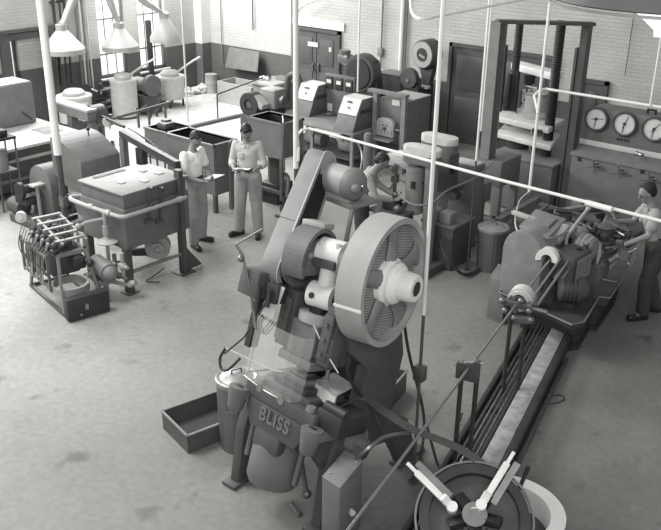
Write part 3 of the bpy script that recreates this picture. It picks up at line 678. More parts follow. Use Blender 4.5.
# ================================================================== CONSOLES AND TABLE
zt = .75; n_ = at(353,134.5,zt); x1, y0 = n_.x, n_.y; x0 = at(288,112,zt).x; y1 = at(376,121,zt).y
t = T('instrument_table', 'steel table carrying two sloped consoles near the double door', 'table', ((x0+x1)/2,(y0+y1)/2,0))
t.part('table_top', M().box((x0,y0,zt-.04),(x1,y1,zt),.006), grey)
for x in (x0+.04,(x0+x1)/2,x1-.04):
    for y in (y0+.04,y1-.04): t.part('leg', M().box((x-.03,y-.03,0),(x+.03,y+.03,zt-.04)), grey)
t.part('lower_shelf', M().box((x0+.05,y0+.05,.22),(x1-.05,y1-.05,.25)), dgrey)
many(t, 'tank', [M().cyl((x0+.6,y0+.4,.39),(x0+1.0,y0+.4,.39), .14), M().cyl((x1-.55,y0+.4,.4),(x1-.2,y0+.4,.4), .15)], grey)
for k in (0, .7): t.part('hand_wheel', M().cyl((x1-.3-k,y0-.02,.62),(x1-.3-k,y0+.06,.62), .07).cyl((x1-.3-k,y0-.03,.62),(x1-.3-k,y0-.02,.62), .03), grey)
def console(loc, label):
    t = T('sloped_console', label, 'instrument console', loc, local=True, group='sloped front consoles on the instrument table')
    pr = [(0,0,0),(0,.62,0),(0,.62,.56),(0,.3,.56),(0,.14,.28)]
    t.part('cabinet', M().prism(pr, (.44,0,0), .008), midgrey)
    f1 = [(.01,.135,.285),(.43,.135,.285),(.43,.292,.56),(.01,.292,.56)]
    fp = t.part('face_plate', M().prism(f1, (0,-.012,.007)), offwhite)
    t.part('nameplate', M().prism([(.14,.235,.48),(.24,.235,.48),(.24,.25,.505),(.14,.25,.505)], (0,-.02,.012)), vdark, fp)
    t.part('gauge_knob', M().cyl((.2,.195,.4),(.2,.16,.42), .02), dsteel, fp)
    t.part('top_cover', M().box((.0,.3,.56),(.44,.62,.57)), offwhite)
    m = M()
    for k in range(12): m.box((.44,.24+.028*k,.3),(.446,.25+.028*k,.38))
    t.part('side_vent', m, vdark)
    return t
c1_ = console((x1-.5, y0+.05, zt), 'sloped grey console with pale face on the near end of the table')
q = at(308,117.5,zt); dup(c1_, (q.x-.44, q.y+.02, zt), 0, 'sloped grey console with pale face on the far left of the table')
q = at(330,115,zt); solo('ash_dish', M().lathe(q, (0,0,1), [(.06,0),(.1,.02),(.1,.03),(.08,.025),(.05,.01)], 20), steel, 'round metal dish on the table between the two sloped consoles', 'dish', q)
q = at(335,113,zt); solo('paper_bag', M().box(q+V((-.1,0,0)), q+V((.14,.2,.3)),.04), offwhite, 'pale upright bag on the table between the sloped consoles', 'bag', q)
yb = y1-.12; pA, pB = aty(325,90,yb), aty(354,98,yb); zt_ = aty(325,73,yb).z
t = T('meter_panel', 'dark upright panel with three meters behind the consoles', 'panel', (pA.x,yb,zt))
t.part('board', M().box((pA.x,yb,zt),(pB.x,yb+.08,zt_),.008), midgrey)
w = (pB.x-pA.x)/3
for k in range(3):
    cx = pA.x+w*(k+.5); mm = t.part('meter', M().box((cx-w*.38,yb-.03,zt_-.28),(cx+w*.38,yb,zt_-.04),.01), vdark)
    t.part('dial_face', M().box((cx-w*.22,yb-.034,zt_-.17),(cx+w*.22,yb-.03,zt_-.1)), glassw, mm)
t.part('socket', M().box((pA.x+.08,yb-.02,zt+.05),(pA.x+.2,yb,zt+.2),.006), offwhite)
# big fan guard, wall box, little grinder, dial scale
q = aty(361,73,14.0)
t = T('belt_guard_wheel', 'large dark round wheel guard behind the meter panel', 'machine', (q.x,14.0,0))
t.part('wheel', M().lathe(q+V((0,-.08,0)), (0,1,0), [(.1,0),(.36,0),(.38,.03),(.38,.25),(.36,.28),(.05,.28)], 40), dgrey)
t.part('face_disc', M().lathe(q+V((0,-.09,0)), (0,1,0), [(.29,-.02),(.3,.0),(.3,.02)], 40), vdark)
t.part('side_guard', M().prism([q+V((.1,.0,.36)), q+V((.3,0,.25)), q+V((.4,0,-.1)), q+V((.42,0,-.45)), q+V((.1,0,-.45))], (0,.2,0)), vdark)
t.part('stand', M().box((q.x-.3,13.95,0),(q.x+.4,14.3,q.z-.3)), dgrey)
t.part('terminal_head', M().box(q+V((-.62,.0,.12)), q+V((-.35,.2,.3)),.03).cyl(q+V((-.5,.1,.3)), q+V((-.5,.1,.38)), .12), dsteel)
zt = 1.34; n_ = at(401,77,zt); x0 = at(377,73,zt).x; y1 = n_.y+.45
t = T('transformer_box', 'plain grey box cabinet against the back wall under white pipe', 'cabinet', (n_.x,n_.y,0))
t.part('body', M().box((x0,n_.y,.0),(n_.x,min(y1,15.3),zt),.01), dgrey); t.part('lid', M().box((x0-.01,n_.y-.01,zt),(n_.x+.01,min(y1,15.3),zt+.02),.004), grey)
q = aty(409.5,78,14.4)
t = T('bench_grinder', 'small round bodied grinder between box cabinet and dial scale', 'grinder', (q.x,14.4,0))
t.part('disc', M().lathe(q+V((0,-.06,0)), (0,1,0), [(.05,0),(.19,0),(.2,.02),(.2,.1),(.18,.14),(.1,.14)], 28), dgrey)
t.part('hub', M().cyl(q+V((0,-.08,-.04)), q+V((0,-.05,-.04)), .04), grey)
t.part('pedestal', M().box((q.x-.12,14.35,0),(q.x+.25,14.55,q.z-.17)).cyl((q.x+.2,14.45,q.z-.2),(q.x+.2,14.45,q.z), .04), vdark)
q = aty(425,54,14.7); rr = .285
t = T('dial_scale', 'big round dial scale on a pedestal against the back wall', 'scale', (q.x,14.7,0))
hd = t.part('dial_head', M().lathe(q+V((0,-.1,0)), (.12,1,0), [(.2,0),(rr-.02,0),(rr,.03),(rr,.3),(rr-.03,.33),(.1,.33)], 44), dgrey)
t.part('dial_face', M().lathe(q+V((0,-.11,0)), (.12,1,0), [(.13,0),(.25,0),(.25,.01),(.13,.01)], 44), pale, hd)
t.part('dial_hub', M().lathe(q+V((0,-.12,0)), (.12,1,0), [(.13,0),(.13,.01),(.05,.01)], 28), vdark, hd)
t.part('pointer', M().beam(q+V((-.04,-.14,0)), q+V((.09,-.14,-.05)), .01, .04), pale, hd)
t.part('neck', M().prism([q+V((-.12,0,-.26)), q+V((.2,0,-.26)), q+V((.12,0,-.6)), q+V((.0,0,-.6))], (0,.16,0)), dgrey)
t.part('column', M().box((q.x-.02,14.72,0),(q.x+.14,14.86,q.z-.6)), vdark); t.part('plate', M().box((q.x-.02,14.6,q.z-.66),(q.x+.16,14.72,q.z-.61)), offwhite)

# ---------------------------------------------------------------- muffle furnace in steel frame
F_ = at(404,175,0); n_ = V((F_.x,F_.y,0)); zt = 1.42
x0 = atx(375,97,0).x if False else at(374,92,zt).x; x1 = at(404.5,98,zt).x; y0 = at(404.5,98,zt).y; y1 = at(433,97,zt-.12).y
t = T('muffle_furnace', 'square furnace in a steel frame with a pale ornate door', 'furnace', ((x0+x1)/2,(y0+y1)/2,0))
t.part('casing', M().box((x0+.06,y0+.12,.5),(x1,y1,zt-.1),.01), midgrey)
t.part('lower_casing', M().box((x0+.06,y0+.15,0),(x1,y1,.5)), dgrey)
t.part('top_plate', M().box((x0+.1,y0+.3,zt-.1),(x1,y1,zt-.085)), pale)
m = M(); 
for x in (x0+.04, x1-.02): m.box((x-.045,y0,0),(x+.045,y0+.09,zt))
m.box((x0-.12,y0-.02,zt),(x1+.03,y0+.11,zt+.05)); t.part('frame', m, grey)
a, b = aty(377.5,133,y0+.05), aty(394.5,138,y0+.05); zd = aty(377.5,118,y0+.05).z
cx = (a.x+b.x)/2; wd = (b.x-a.x)/2; zb_ = a.z-.02
pr = [(cx-wd,y0+.1,zb_),(cx+wd,y0+.1,zb_),(cx+wd,y0+.1,zd-.05)]+[(cx+wd*math.cos(k*PI/8),y0+.1,zd-.05+.1*math.sin(k*PI/8)) for k in range(1,8)]+[(cx-wd,y0+.1,zd-.05)]
dr = t.part('furnace_door', M().prism(pr, (0,-.1,0), .01), pale)
t.part('boss', M().cyl((cx,y0-.03,(zb_+zd)/2),(cx,y0+.01,(zb_+zd)/2), .03).cyl((cx-.04,y0-.02,zd-.09),(cx-.04,y0+.01,zd-.09), .012).cyl((cx+.04,y0-.02,zd-.09),(cx+.04,y0+.01,zd-.09), .012).cyl((cx,y0+.02,zd+.04),(cx,y0+.05,zd+.12), .015), dgrey, dr)
m = M()
for k in range(-2,3): m.box((cx+k*wd*.4-.006,y0-.008,zb_+.05),(cx+k*wd*.4+.006,y0,zb_+.12))
t.part('door_rib', m, grey, dr)
t.part('shelf', M().box((cx-wd-.1,y0-.18,zb_-.05),(cx+wd+.04,y0+.1,zb_-.02),.006), grey)
a = aty(396,103,y0+.1); t.part('name_plate', M().box((a.x-.09,y0+.1,a.z-.05),(a.x+.08,y0+.13,a.z+.05)), offwhite)
t.part('side_bolt', M().cyl((cx+wd+.02,y0+.05,(zb_+zd)/2),(cx+wd+.12,y0+.05,(zb_+zd)/2), .025), dsteel)
q = at(367,180); solo('gas_cylinder', M().lathe(q, (0,0,1), [(.075,0),(.08,.02),(.08,.82),(.07,.86),(.04,.88)], 24), midgrey, 'upright grey cylinder standing left of the ornate furnace', 'cylinder', q)

# ---------------------------------------------------------------- drilling machines
def driller(c, top, capL, capR, label, full=True, capw=.24):
    t = T('drilling_machine', label, 'drilling machine', (c.x,c.y,0))
    L_, R_ = capL, capR; r = capw/2; cy = c.y
    pts = []
    for k in range(13): a = PI/2+PI*k/12; pts.append((L_+r+r*math.cos(a), cy+r*math.sin(a), top-.1))
    for k in range(13): a = -PI/2+PI*k/12; pts.append((R_-r+r*math.cos(a), cy+r*math.sin(a), top-.1))
    t.part('belt_cover', M().prism(pts, (0,0,.1), .012), offwhite)
    t.part('cover_skirt', M().prism([(p[0],p[1],top-.22) for p in pts], (0,0,.12)), midgrey)
    return t
zt = 1.72; a, b = at(404.5,143,zt), at(441.5,150.5,zt); c = (a+b)/2
t = driller(c, zt, a.x, b.x, 'front drilling machine with pale oval belt cover and box head')
cx, cy = c.x, c.y
t.part('column', M().cyl((b.x-.12,cy,.05),(b.x-.12,cy,zt-.22), .09), grey)
t.part('base', M().box((a.x-.1,cy-.35,0),(b.x+.1,cy+.3,.12),.02), dgrey)
q1 = at(388,158,1.45); q2 = at(426,168,1.45)
c2_ = at(416,168,1.42)
t.part('quill_head', M().lathe(V((c2_.x,c2_.y,.78)), (0,0,1), [(.1,0),(.13,.02),(.13,.6),(.12,.66)], 24), grey)
t.part('arm_housing', M().beam(at(390,157,1.42), at(424,166,1.42), .26, .16, bev=.03), pale)
t.part('housing_cap', M().beam(at(396,152.5,1.52), at(420,159,1.52), .18, .06, bev=.02), offwhite)
q = atx(413,178,c2_.x+.1); q = c2_+V((.05,-.125,-.2)); t.part('window_slot', M().box(q+V((-.03,-.01,-.05)), q+V((.03,.01,.05))), black)
t.part('side_knob', M().cyl(c2_+V((.12,0,-.15)), c2_+V((.19,0,-.15)), .035).cyl(c2_+V((.12,.05,-.35)), c2_+V((.17,.05,-.35)), .03), vdark)
q = at(395,178,1.2); m = M().cyl(q+V((0,0,-.3)), q+V((0,0,.2)), .03).cyl(q+V((0,0,-.05)), q+V((0,0,.05)), .06)
for k in range(3): a_ = k*2.1; m.tube([q+V((.02,0,.0)), q+V((.04+.16*math.cos(a_),-.04,.16*math.sin(a_)))], .01, 6).sph(q+V((.04+.16*math.cos(a_),-.04,.16*math.sin(a_))), .02, 8)
t.part('spindle', m, dsteel)
q = at(392,208,.85); t.part('work_table', M().box(q+V((-.25,-.2,-.05)), q+V((.3,.3,0)),.01), dgrey)
random.seed(2)
for k in range(9): r_ = random.uniform(.03,.06); t.part('workpiece', M().sph(q+V((random.uniform(-.2,.2),random.uniform(-.15,.25),r_+random.uniform(.0,.1))), r_, 8), dsteel)
t.part('vise', M().box(q+V((-.1,-.1,0)), q+V((.1,.1,.12)),.02), vdark)
t.part('knee', M().box(q+V((-.1,-.05,-.8)), q+V((.2,.25,-.05)),.02), dgrey)
zt = 1.72; a, b = at(422.5,132,zt), at(458,139,zt)
t = driller((a+b)/2, zt, a.x, b.x, 'rear drilling machine with pale oval belt cover beside the tall cabinet')
cx, cy = (a+b)/2 @ V((1,0,0)), ((a+b)/2).y
t.part('head_box', M().box((a.x+.2,cy-.14,.95),(b.x-.02,cy+.14,zt-.22),.03), dgrey)
t.part('column', M().cyl((b.x-.2,cy,.1),(b.x-.2,cy,.95), .1), grey); t.part('base', M().box((a.x,cy-.3,0),(b.x+.1,cy+.3,.12),.02), dgrey)
t.part('switch', M().box((b.x-.02,cy-.1,1.25),(b.x+.02,cy-.04,1.36)), black)
b_ = at(450,272,0); xa, yb_ = b_.x-.5, b_.y
t = T('machine_cabinet', 'dark squat cabinet with looping cables just right of the flywheel', 'cabinet', ((xa+b_.x)/2, yb_+.3, 0))
t.part('body', M().box((xa,yb_,.02),(b_.x,yb_+.55,.62),.02), dgrey); t.part('top', M().box((xa-.02,yb_-.02,.62),(b_.x+.02,yb_+.57,.66),.008), midgrey)
for k in (0, .22): t.part('terminal_box', M().box((xa+.03+k,yb_+.02,.66),(xa+.21+k,yb_+.2,.82),.012), grey)
for k in range(3): t.part('cable', M().tube([(b_.x-.1*k,yb_-.03,.5),(b_.x+.08,yb_-.12-.06*k,.3),(b_.x+.2+.05*k,yb_-.05,.05),(b_.x+.28,yb_+.35,.03),(b_.x+.1,yb_+.62,.05)], .013, 6, smooth=5), rubber)
# grey louvred cabinet
zt = 1.25; f = at(469,250,0); x1, y0 = f.x, f.y; x0 = x1-.6; y1 = y0+.28
t = T('louvred_cabinet', 'tall dark grey cabinet with louvres beside the drilling machines', 'cabinet', ((x0+x1)/2,(y0+y1)/2,0))
t.part('body', M().box((x0,y0,.03),(x1,y1,zt),.012), midgrey)
t.part('top_cover', M().box((x0+.2,y0+.03,zt),(x1-.02,y1-.02,zt+.03),.01), offwhite)
m = M()
for k in range(6): m.box((x1-.22,y0-.012,.3+.035*k),(x1-.08,y0,.312+.035*k))
t.part('louvre', m, pale)
t.part('switch_box', M().box((x0+.05,y0-.1,.92),(x0+.2,y0,1.05),.01).cyl((x0+.32,y0-.12,.8),(x0+.32,y0,.8), .07).sph((x0+.4,y0-.06,.95), .05), dgrey)
m = M().tube([(x0+.1,y0-.1,.95),(x0-.02,y0-.2,1.2),(x0+.05,y0-.15,1.35),(x0+.2,y0-.12,1.1),(x0+.15,y0-.15,.6),(x0+.1,y0-.1,.3)], .014, 6, smooth=5).tube([(x0+.25,y0-.1,.75),(x0+.1,y0-.3,.6),(x0-.1,y0-.2,.3),(x0+.2,y0-.15,.1)], .014, 6, smooth=5)
t.part('cable', m, dsteel)
run('hose', 'pale hose sagging from the front drilling machine head to the right', 'hose', [at(397,190,1.15), at(405,200,1.1), at(416,205,1.08), at(432,203,1.1), at(448,190,1.15), at(475,178,1.2), at(492,163,1.2)], .013, grey, smooth=5)
# junction post
f = at(478,238,0); t = T('junction_post', 'dark square post with grey switch box in front of the timber stand', 'post', f)
t.part('post', M().box(f+V((-.04,-.04,0)), f+V((.04,.04,.85))), dgrey); t.part('switch_box', M().box(f+V((-.08,-.1,.6)), f+V((.1,.1,.9)),.015), midgrey)

# ================================================================== TESTING FRAME (right)
zt = 1.1; n_ = at(502,163,zt); x0 = at(478,158,zt).x; y1 = at(521,154,zt).y
t = T('pump_cabinet', 'plain grey box on timber legs at the foot of the testing frame', 'cabinet', ((x0+n_.x)/2,(n_.y+y1)/2,0))
t.part('box', M().box((x0,n_.y,.7),(n_.x,y1,zt),.01), midgrey)
for x in (x0+.05,n_.x-.05):
    for y in (n_.y+.05,y1-.05): t.part('leg', M().box((x-.05,y-.05,0),(x+.05,y+.05,.7)), wood)
t.part('stretcher', M().beam((x0,n_.y+.05,.16),(n_.x,n_.y+.05,.16),.05,.08).beam((n_.x-.05,n_.y,.2),(n_.x-.05,y1,.2),.05,.08), wood)
solo('timber_rail', M().beam(at(440,214,.1), at(520,231,.1), .12, .2), wood, 'long low timber beam lying between cabinet and ribbed bin', 'beam', at(480,226))
solo('timber_rail', M().beam(at(497,222,.3), at(545,195,.3), .1, .1), wood, 'angled timber brace behind the lidded ribbed bin', 'beam', at(510,215))
yF = 12.9
def colx(px, py, y): return aty(px, py, y).x
t = T('testing_frame', 'tall hydraulic testing press with two white platens, right of the doors', 'testing machine', (colx(525,150,yF),yF,0))
xL, xR = colx(512,45,yF+.15), colx(556,70,yF-.1)
zb1, zb2 = aty(530,128,yF).z, 0
nb = at(553,165.5,.9); xb0 = at(492,152,.9).x; yb1 = at(564,153,.9).y
t.part('base', M().box((xb0,nb.y,.02),(nb.x,yb1,.86),.02), midgrey)
t.part('base_top', M().box((xb0-.02,nb.y-.02,.86),(nb.x+.02,yb1+.02,.9),.008), grey)
yl = at(484,157,.95); 
lf = V((yl.x,yl.y,0)); rf = at(558,222,0)
for p_, nm in ((at(485.0,157,1.1),'upright'),(at(562.5,217,0),'upright')):
    x, y = p_.x, p_.y; zt_ = 3.13 if p_.z > .5 else 3.07
    m = M().box((x-.03,y-.11,1.105),(x+.03,y+.11,zt_)).box((x+.03,y-.11,1.105),(x+.12,y-.085,zt_)).box((x+.03,y+.085,1.105),(x+.12,y+.11,zt_)) if p_.z>.5 else M().box((x+.03,y-.08,0),(x+.06,y+.08,zt_)).box((x-.05,y-.08,0),(x+.03,y-.05,zt_)).box((x-.05,y+.05,0),(x+.03,y+.08,zt_)).box((x-.1,y-.1,0),(x-.06,y+.0,2.7))
    t.part(nm, m, grey if p_.z > .5 else dgrey)
a, b = at(485,157,1.1), at(562.5,217,0)
t.part('top_bar', M().beam((a.x,a.y,3.12),(b.x+.1,b.y,3.06),.14,.05), dgrey)
def screwcol(x, y, z0, z1, r):
    m = M(); prof = [(r,z0)]; z = z0+(z1-z0)*.5
    prof.append((r,z))
    while z < z1-.02: prof += [(r*.86,z+.012),(r,z+.024)]; z += .036
    prof.append((r,z1)); m.lathe((x,y,0),(0,0,1),prof,18); return m
yR = yF-.1; zlo = aty(550,140,yR).z
t.part('screw_column', screwcol(xR, yR, .9, 3.03, .08), black)
t.part('screw_column', screwcol(xL, yF+.35, .9, 2.86, .07), black)
xr2 = aty(503,45,yF+.25).x; t.part('guide_rod', M().cyl((xL-.16,yF+.25,.9),(xL-.16,yF+.25,2.5), .035), vdark)
def platen(nm, pl, pr_, pb_, z, th, mt, nm2=None):
    a, b, c = at(*pl,z), at(*pr_,z), at(*pb_,z)
    d = c - b
    pts = [a, b, c, a + d]
    return t.part(nm, M().prism([V((p.x,p.y,z-th)) for p in pts], (0,0,th), .02), mt)
platen('crosshead', (511,62.5), (554,73.5), (564,71.5), 2.13, .12, white)
platen('platen', (492.5,115), (549,128), (565,119), 1.42, .1, offwhite)
platen('lower_platen', (495.5,132), (551,146), (561,134), 1.17, .09, offwhite)
q = at(543,134,1.45)
pz = at(539,128,1.38); t.part('display', M().box(pz+V((-.1,-.03,-.08)), pz+V((.08,.0,-.02))), black)
t.part('ram', M().cyl((xL+.3,yF+.1,.9),(xL+.3,yF+.1,1.08), .2, seg=28), vdark)
for x_ in (-.05,.6): t.part('support', M().cyl((xL+x_,yF,.9),(xL+x_,yF,1.32), .035), steel)
ctr = at(532,106,1.6)
t.part('load_cell', M().lathe(V((ctr.x,ctr.y+.1,1.42)), (0,0,1), [(.32,0),(.32,.05),(.24,.1),(.22,.36),(.25,.4),(.1,.42)], 24), pale)
m = M()
for k, px in enumerate((521,526,531,537)): a = at(px,97,1.75); m.cyl(V((a.x,a.y,1.58)), V((a.x,a.y,1.86+.05*(k%2))), .014).cyl(V((a.x,a.y,1.64+.05*k)), V((a.x,a.y,1.67+.05*k)), .03)
t.part('grip', m, vdark)
a = at(547,107,1.58); t.part('dial', M().pipe(a, a+V((.02,-.03,0)), .15, .11, 28).cyl(a+V((.0,.01,0)), a+V((.01,-.01,0)), .06), offwhite)
a = at(507,90,1.85); t.part('hydraulic_block', M().box(a+V((-.05,.0,-.35)), a+V((.04,.15,.25)),.02).cyl(a+V((.12,.1,-.35)), a+V((.12,.1,.3)), .035), black)
a = at(527,75,2.02); t.part('upper_grip', M().cyl(a+V((0,.1,-.15)), a+V((0,.1,.0)), .1).cyl(a+V((0,.1,-.4)), a+V((0,.1,-.15)), .05), black)
t.part('bar', M().beam(at(527,86,1.85), at(546,90,1.85), .04, .02), offwhite)
# ---------------------------------------------------------------- gauge cabinet
zl = 1.12; a = at(571.5,153,zl); y0 = a.y+.02; x0 = a.x; x1 = x0 + 3.2
t = T('gauge_cabinet', 'grey control cabinet with row of big round pressure gauges, right edge', 'control cabinet', (x0+1.5,y0+.4,0))
t.part('cabinet', M().box((x0,y0,.02),(x1,y0+.75,zl-.03),.01), midgrey)
t.part('ledge', M().prism([(x0-.02,y0-.03,zl-.03),(x0-.02,y0-.03,zl),(x0-.02,y0+.3,zl+.08),(x0-.02,y0+.5,zl+.08),(x0-.02,y0+.5,zl-.03)], (x1-x0+.02,0,0)), grey)
yp = y0+.3; zt = aty(590,106,yp).z; xl = aty(580,140,yp).x
pr = [(xl,yp,zl+.06),(x1,yp,zl+.06),(x1,yp,zt)]+[(xl+.22-.22*math.sin(k*PI/12),yp,zt-.22+.22*math.cos(k*PI/12)) for k in range(7)]
t.part('gauge_board', M().prism(pr, (0,.35,0), .01), midgrey)
t.part('bottom_strip', M().box((xl,yp-.02,zl+.085),(x1,yp,zl+.17),.004), offwhite)
g0, g1 = aty(597.2,118.8,yp), aty(625.6,123.1,yp); gs = g1.x-g0.x; gz = (g0.z+g1.z)/2
rg = gs*.42
for k in range(5):
    c = V((g0.x+gs*k, yp, gz)); 
    g = t.part('gauge', M().lathe(c, (0,-1,0), [(rg,0),(rg,.05),(rg*.93,.06),(rg*.84,.055),(rg*.84,.03)], 40), dgrey)
    t.part('gauge_face', M().cyl(c+V((0,-.02,0)), c+V((0,-.034,0)), rg*.86, seg=40), glassw, g)
    m = M(); ang = [.15, 1.2, .9, .5, 2.][k]
    for s_ in (1, -.6): m.beam(c+V((0,-.04,0)), c+V((rg*.65*math.cos(ang)*s_,-.04,rg*.65*math.sin(ang)*s_)), .006, .012, up=(0,1,0))
    m.beam(c+V((0,-.042,0)), c+V((-.02,-.042,-rg*.72)), .006, .014, up=(0,1,0)); m.cyl(c+V((0,-.036,0)), c+V((0,-.05,0)), .022); t.part('pointer', m, vdark, g); m = M()
    for q in range(24):
        a_ = q*PI/12; m.beam(c+V((rg*.72*math.cos(a_),-.036,rg*.72*math.sin(a_))), c+V((rg*.8*math.cos(a_),-.036,rg*.8*math.sin(a_))), .003, .006, up=(0,1,0))
    t.part('scale_marks', m, vdark, g)
for px, py in ((597,165),(622,171),(652,178)):
    c = aty(px, py, y0); m = M().cyl(c, c+V((0,-.08,0)), .03).cyl(c+V((0,-.08,0)), c+V((0,-.1,0)), .025)
    for k in range(4): a_ = k*PI/2+.3; m.tube([c+V((0,-.09,0)), c+V((.1*math.cos(a_),-.1,.1*math.sin(a_)))], .01, 6).sph(c+V((.1*math.cos(a_),-.1,.1*math.sin(a_))), .016, 8)
    t.part('valve_wheel', m, dsteel)
c = aty(640,154,y0+.1); t.part('knob', M().cyl(c+V((-.04,0,0)), c+V((.06,-.05,.0)), .03).sph(c+V((-.05,0,0)), .035), steel)
for px, py in ((579.5,158.5),(642.5,171)): c = aty(px, py, y0); t.part('key_plate', M().box((c.x-.03,y0-.01,c.z-.04),(c.x+.03,y0,c.z+.04)), vdark)
c = aty(623,140,yp); m = M()
for k in range(4): m.box((c.x-.1+.055*k,yp-.004,c.z-.02),(c.x-.06+.055*k,yp,c.z+.02))
t.part('name_marking', m, vdark)
c = aty(651,110,yp+.1); t.part('pipe_elbow', M().tube([(c.x-.06,yp+.15,zt-.05),(c.x-.06,yp+.15,zt+.06),(c.x+.06,yp+.15,zt+.06),(c.x+.06,yp+.15,zt-.05)], .02, 8), black)

# ================================================================== BINS ON THE FLOOR
def obin(name, L_, N_, B_, h, mt, label, t_=.015):
    d1, d2 = (N_ - L_), (B_ - L_); d1.z = d2.z = 0
    X = Matrix.Identity(4); u = d1.normalized(); w = V((-u.y, u.x, 0)); 
    if w.dot(d2) < 0: w = -w
    lu, lw = d1.length, d2.dot(w)
    for i in range(3): X[i][0] = u[i]; X[i][1] = w[i]; X[i][2] = (0,0,1)[i]; X[i][3] = (L_.x, L_.y, 0)[i]
    t = T(name, label, 'bin', (L_.x, L_.y, 0))
    t.part('shell', M(X).tray(0, lu, 0, lw, .0, h, t_, .02), mt)
    m = M(X)
    for a, b in (((0,0),(lu,0)),((lu,0),(lu,lw)),((lu,lw),(0,lw)),((0,lw),(0,0))): m.beam((a[0],a[1],h),(b[0],b[1],h), .022, .016)
    t.part('rim', m, grey)
    return t, X, lu, lw
t, X, lu, lw = obin('scrap_bin', at(161.8,411,.2), at(187,436,.2), at(231,368,.2), .2, dgrey, 'long empty grey metal tray on the floor left of the press')
t, X, lu, lw = obin('scrap_bin', at(407,371,.25), at(385,396,.25), at(383.7,358.6,.25), .25, dgrey, 'square metal bin holding shiny punchings behind the press')
random.seed(11); m = M(X)
for k in range(150):
    x, y = random.uniform(.04, lu-.04), random.uniform(.04, lw-.04); z = .03+random.random()*.1; a = random.random()*PI
    d = V((math.cos(a), math.sin(a), random.uniform(-.6,.6)))*.025
    m.beam(V((x,y,z))-d, V((x,y,z))+d, .03, .004)
o = solo('metal_punchings', m, steel, 'bright metal punchings lying in the square bin behind the press', 'scrap metal', X.translation, kind='stuff')
def can(c, r, h, label, handle_a):
    t = T('ribbed_bin', label, 'bin', c, local=True)
    m = M(); seg = 72; rings = []
    for z, k in ((0,0),(.02,0),(.05,1),(h-.07,1),(h-.04,0),(h-.02,0)):
        rings.append([m._v((r*(.93+.07*z/h)*(1+(.035*(1 if i % 3 == 0 else -.2) if k else 0))*math.cos(2*PI*i/seg), r*(.93+.07*z/h)*(1+(.035*(1 if i % 3 == 0 else -.2) if k else 0))*math.sin(2*PI*i/seg), z)) for i in range(seg)])
    m._loft(rings); t.part('body', m, mat('ribbed_tin', .2, .42, .5, var=.15, streak=True))
    l = t.part('lid', M().lathe((0,0,0), (0,0,1), [(r*1.03,h-.04),(r*1.08,h-.04),(r*1.08,h),(r*1.0,h+.012),(r*.85,h+.005),(r*.5,h+.035),(r*.2,h+.045)], 48), galv)
    u = V((math.cos(handle_a), math.sin(handle_a), 0)); m = M().tube([-u*.05+V((0,0,h+.04)), -u*.045+V((0,0,h+.08)), u*.045+V((0,0,h+.08)), u*.05+V((0,0,h+.04))], .008, 8)
    t.part('lid_handle', m, dgrey, l)
    for s in (0, PI):
        a = handle_a + s + .9; q = V((math.cos(a), math.sin(a), 0))*r*1.0; w = V((-math.sin(a), math.cos(a), 0))
        t.part('side_handle', M().tube([q+w*.06+V((0,0,h*.72)), q*1.16+w*.05+V((0,0,h*.66)), q*1.16-w*.05+V((0,0,h*.66)), q-w*.06+V((0,0,h*.72))], .007, 6), dsteel)
can(at(239,444,0), .185, .74, 'ribbed metal bin with domed lid between the press and the long tray', 1.2)
can(at(490,268,0), .20, .62, 'ribbed metal bin with lid standing between the service pole and lathe', -.3)

# ================================================================== THE BIG PRESS
PH, PR = math.radians(18), math.radians(-5)
O = V((-4.04, 4.32, 1.0))
ex = V((math.cos(PR), math.sin(PR), 0)); e0 = V((-math.sin(PR), math.cos(PR), 0)); ez0 = V((0,0,1))
ey = e0*math.cos(PH) - ez0*math.sin(PH); ez = e0*math.sin(PH) + ez0*math.cos(PH)
XF = Matrix.Identity(4)
for i in range(3): XF[i][0] = ex[i]; XF[i][1] = ey[i]; XF[i][2] = ez[i]; XF[i][3] = O[i]
XI = XF.inverted()
def lp(px, py, ax, v):       # pixel -> press frame, on the plane coordinate[ax] = v
    o = XI @ CAM; d = XI.to_3x3() @ ray(px, py); return o + d * ((v - o[ax]) / d[ax])
P = lambda: M(XF)
_pv = XF @ V((0,.22,1.385))
XF2 = Matrix.Translation(_pv) @ Matrix.Rotation(math.radians(11), 4, 'Z') @ Matrix.Translation(-_pv) @ XF
XF2 = XF2 @ Matrix.Translation((0,0,-.115))
P2 = lambda: M(XF2)
t = T('flywheel_press', 'large inclined punch press with huge flywheel in the middle foreground', 'punch press', (O.x, O.y+.5, 0))
bed = t.part('bed', P().box((-.40,.0,.03),(.40,.62,.15),.015).prism([(-.34,.0,.03),(.34,.0,.03),(.34,.0,-.06),(.26,.0,-.19),(-.26,.0,-.19),(-.34,.0,-.06)], (0,.55,0), .01).box((-.43,.02,.0),(.43,.16,.05),.01), dgrey)
cu = bpy.data.curves.new('t', 'FONT'); cu.body = 'BLISS'; cu.size = .155; cu.extrude = .012; cu.offset = .004; cu.align_x = 'CENTER'; cu.align_y = 'CENTER'; cu.space_character = 1.12
to = bpy.data.objects.new('t', cu); C.objects.link(to); bpy.context.view_layer.update()
me = bpy.data.meshes.new_from_object(to.evaluated_get(bpy.context.evaluated_depsgraph_get())); bpy.data.objects.remove(to)
bmm = M(); bmm.b.from_mesh(me)
tm = XF @ Matrix.Translation((.01,-.006,-.05)) @ Matrix.Rotation(PI/2, 4, 'X') @ Matrix.Diagonal((.92,1,1,1))
bmesh.ops.transform(bmm.b, matrix=tm, verts=bmm.b.verts)
t.part('cast_lettering', bmm, midgrey, bed, label='raised cast letters reading BLISS')
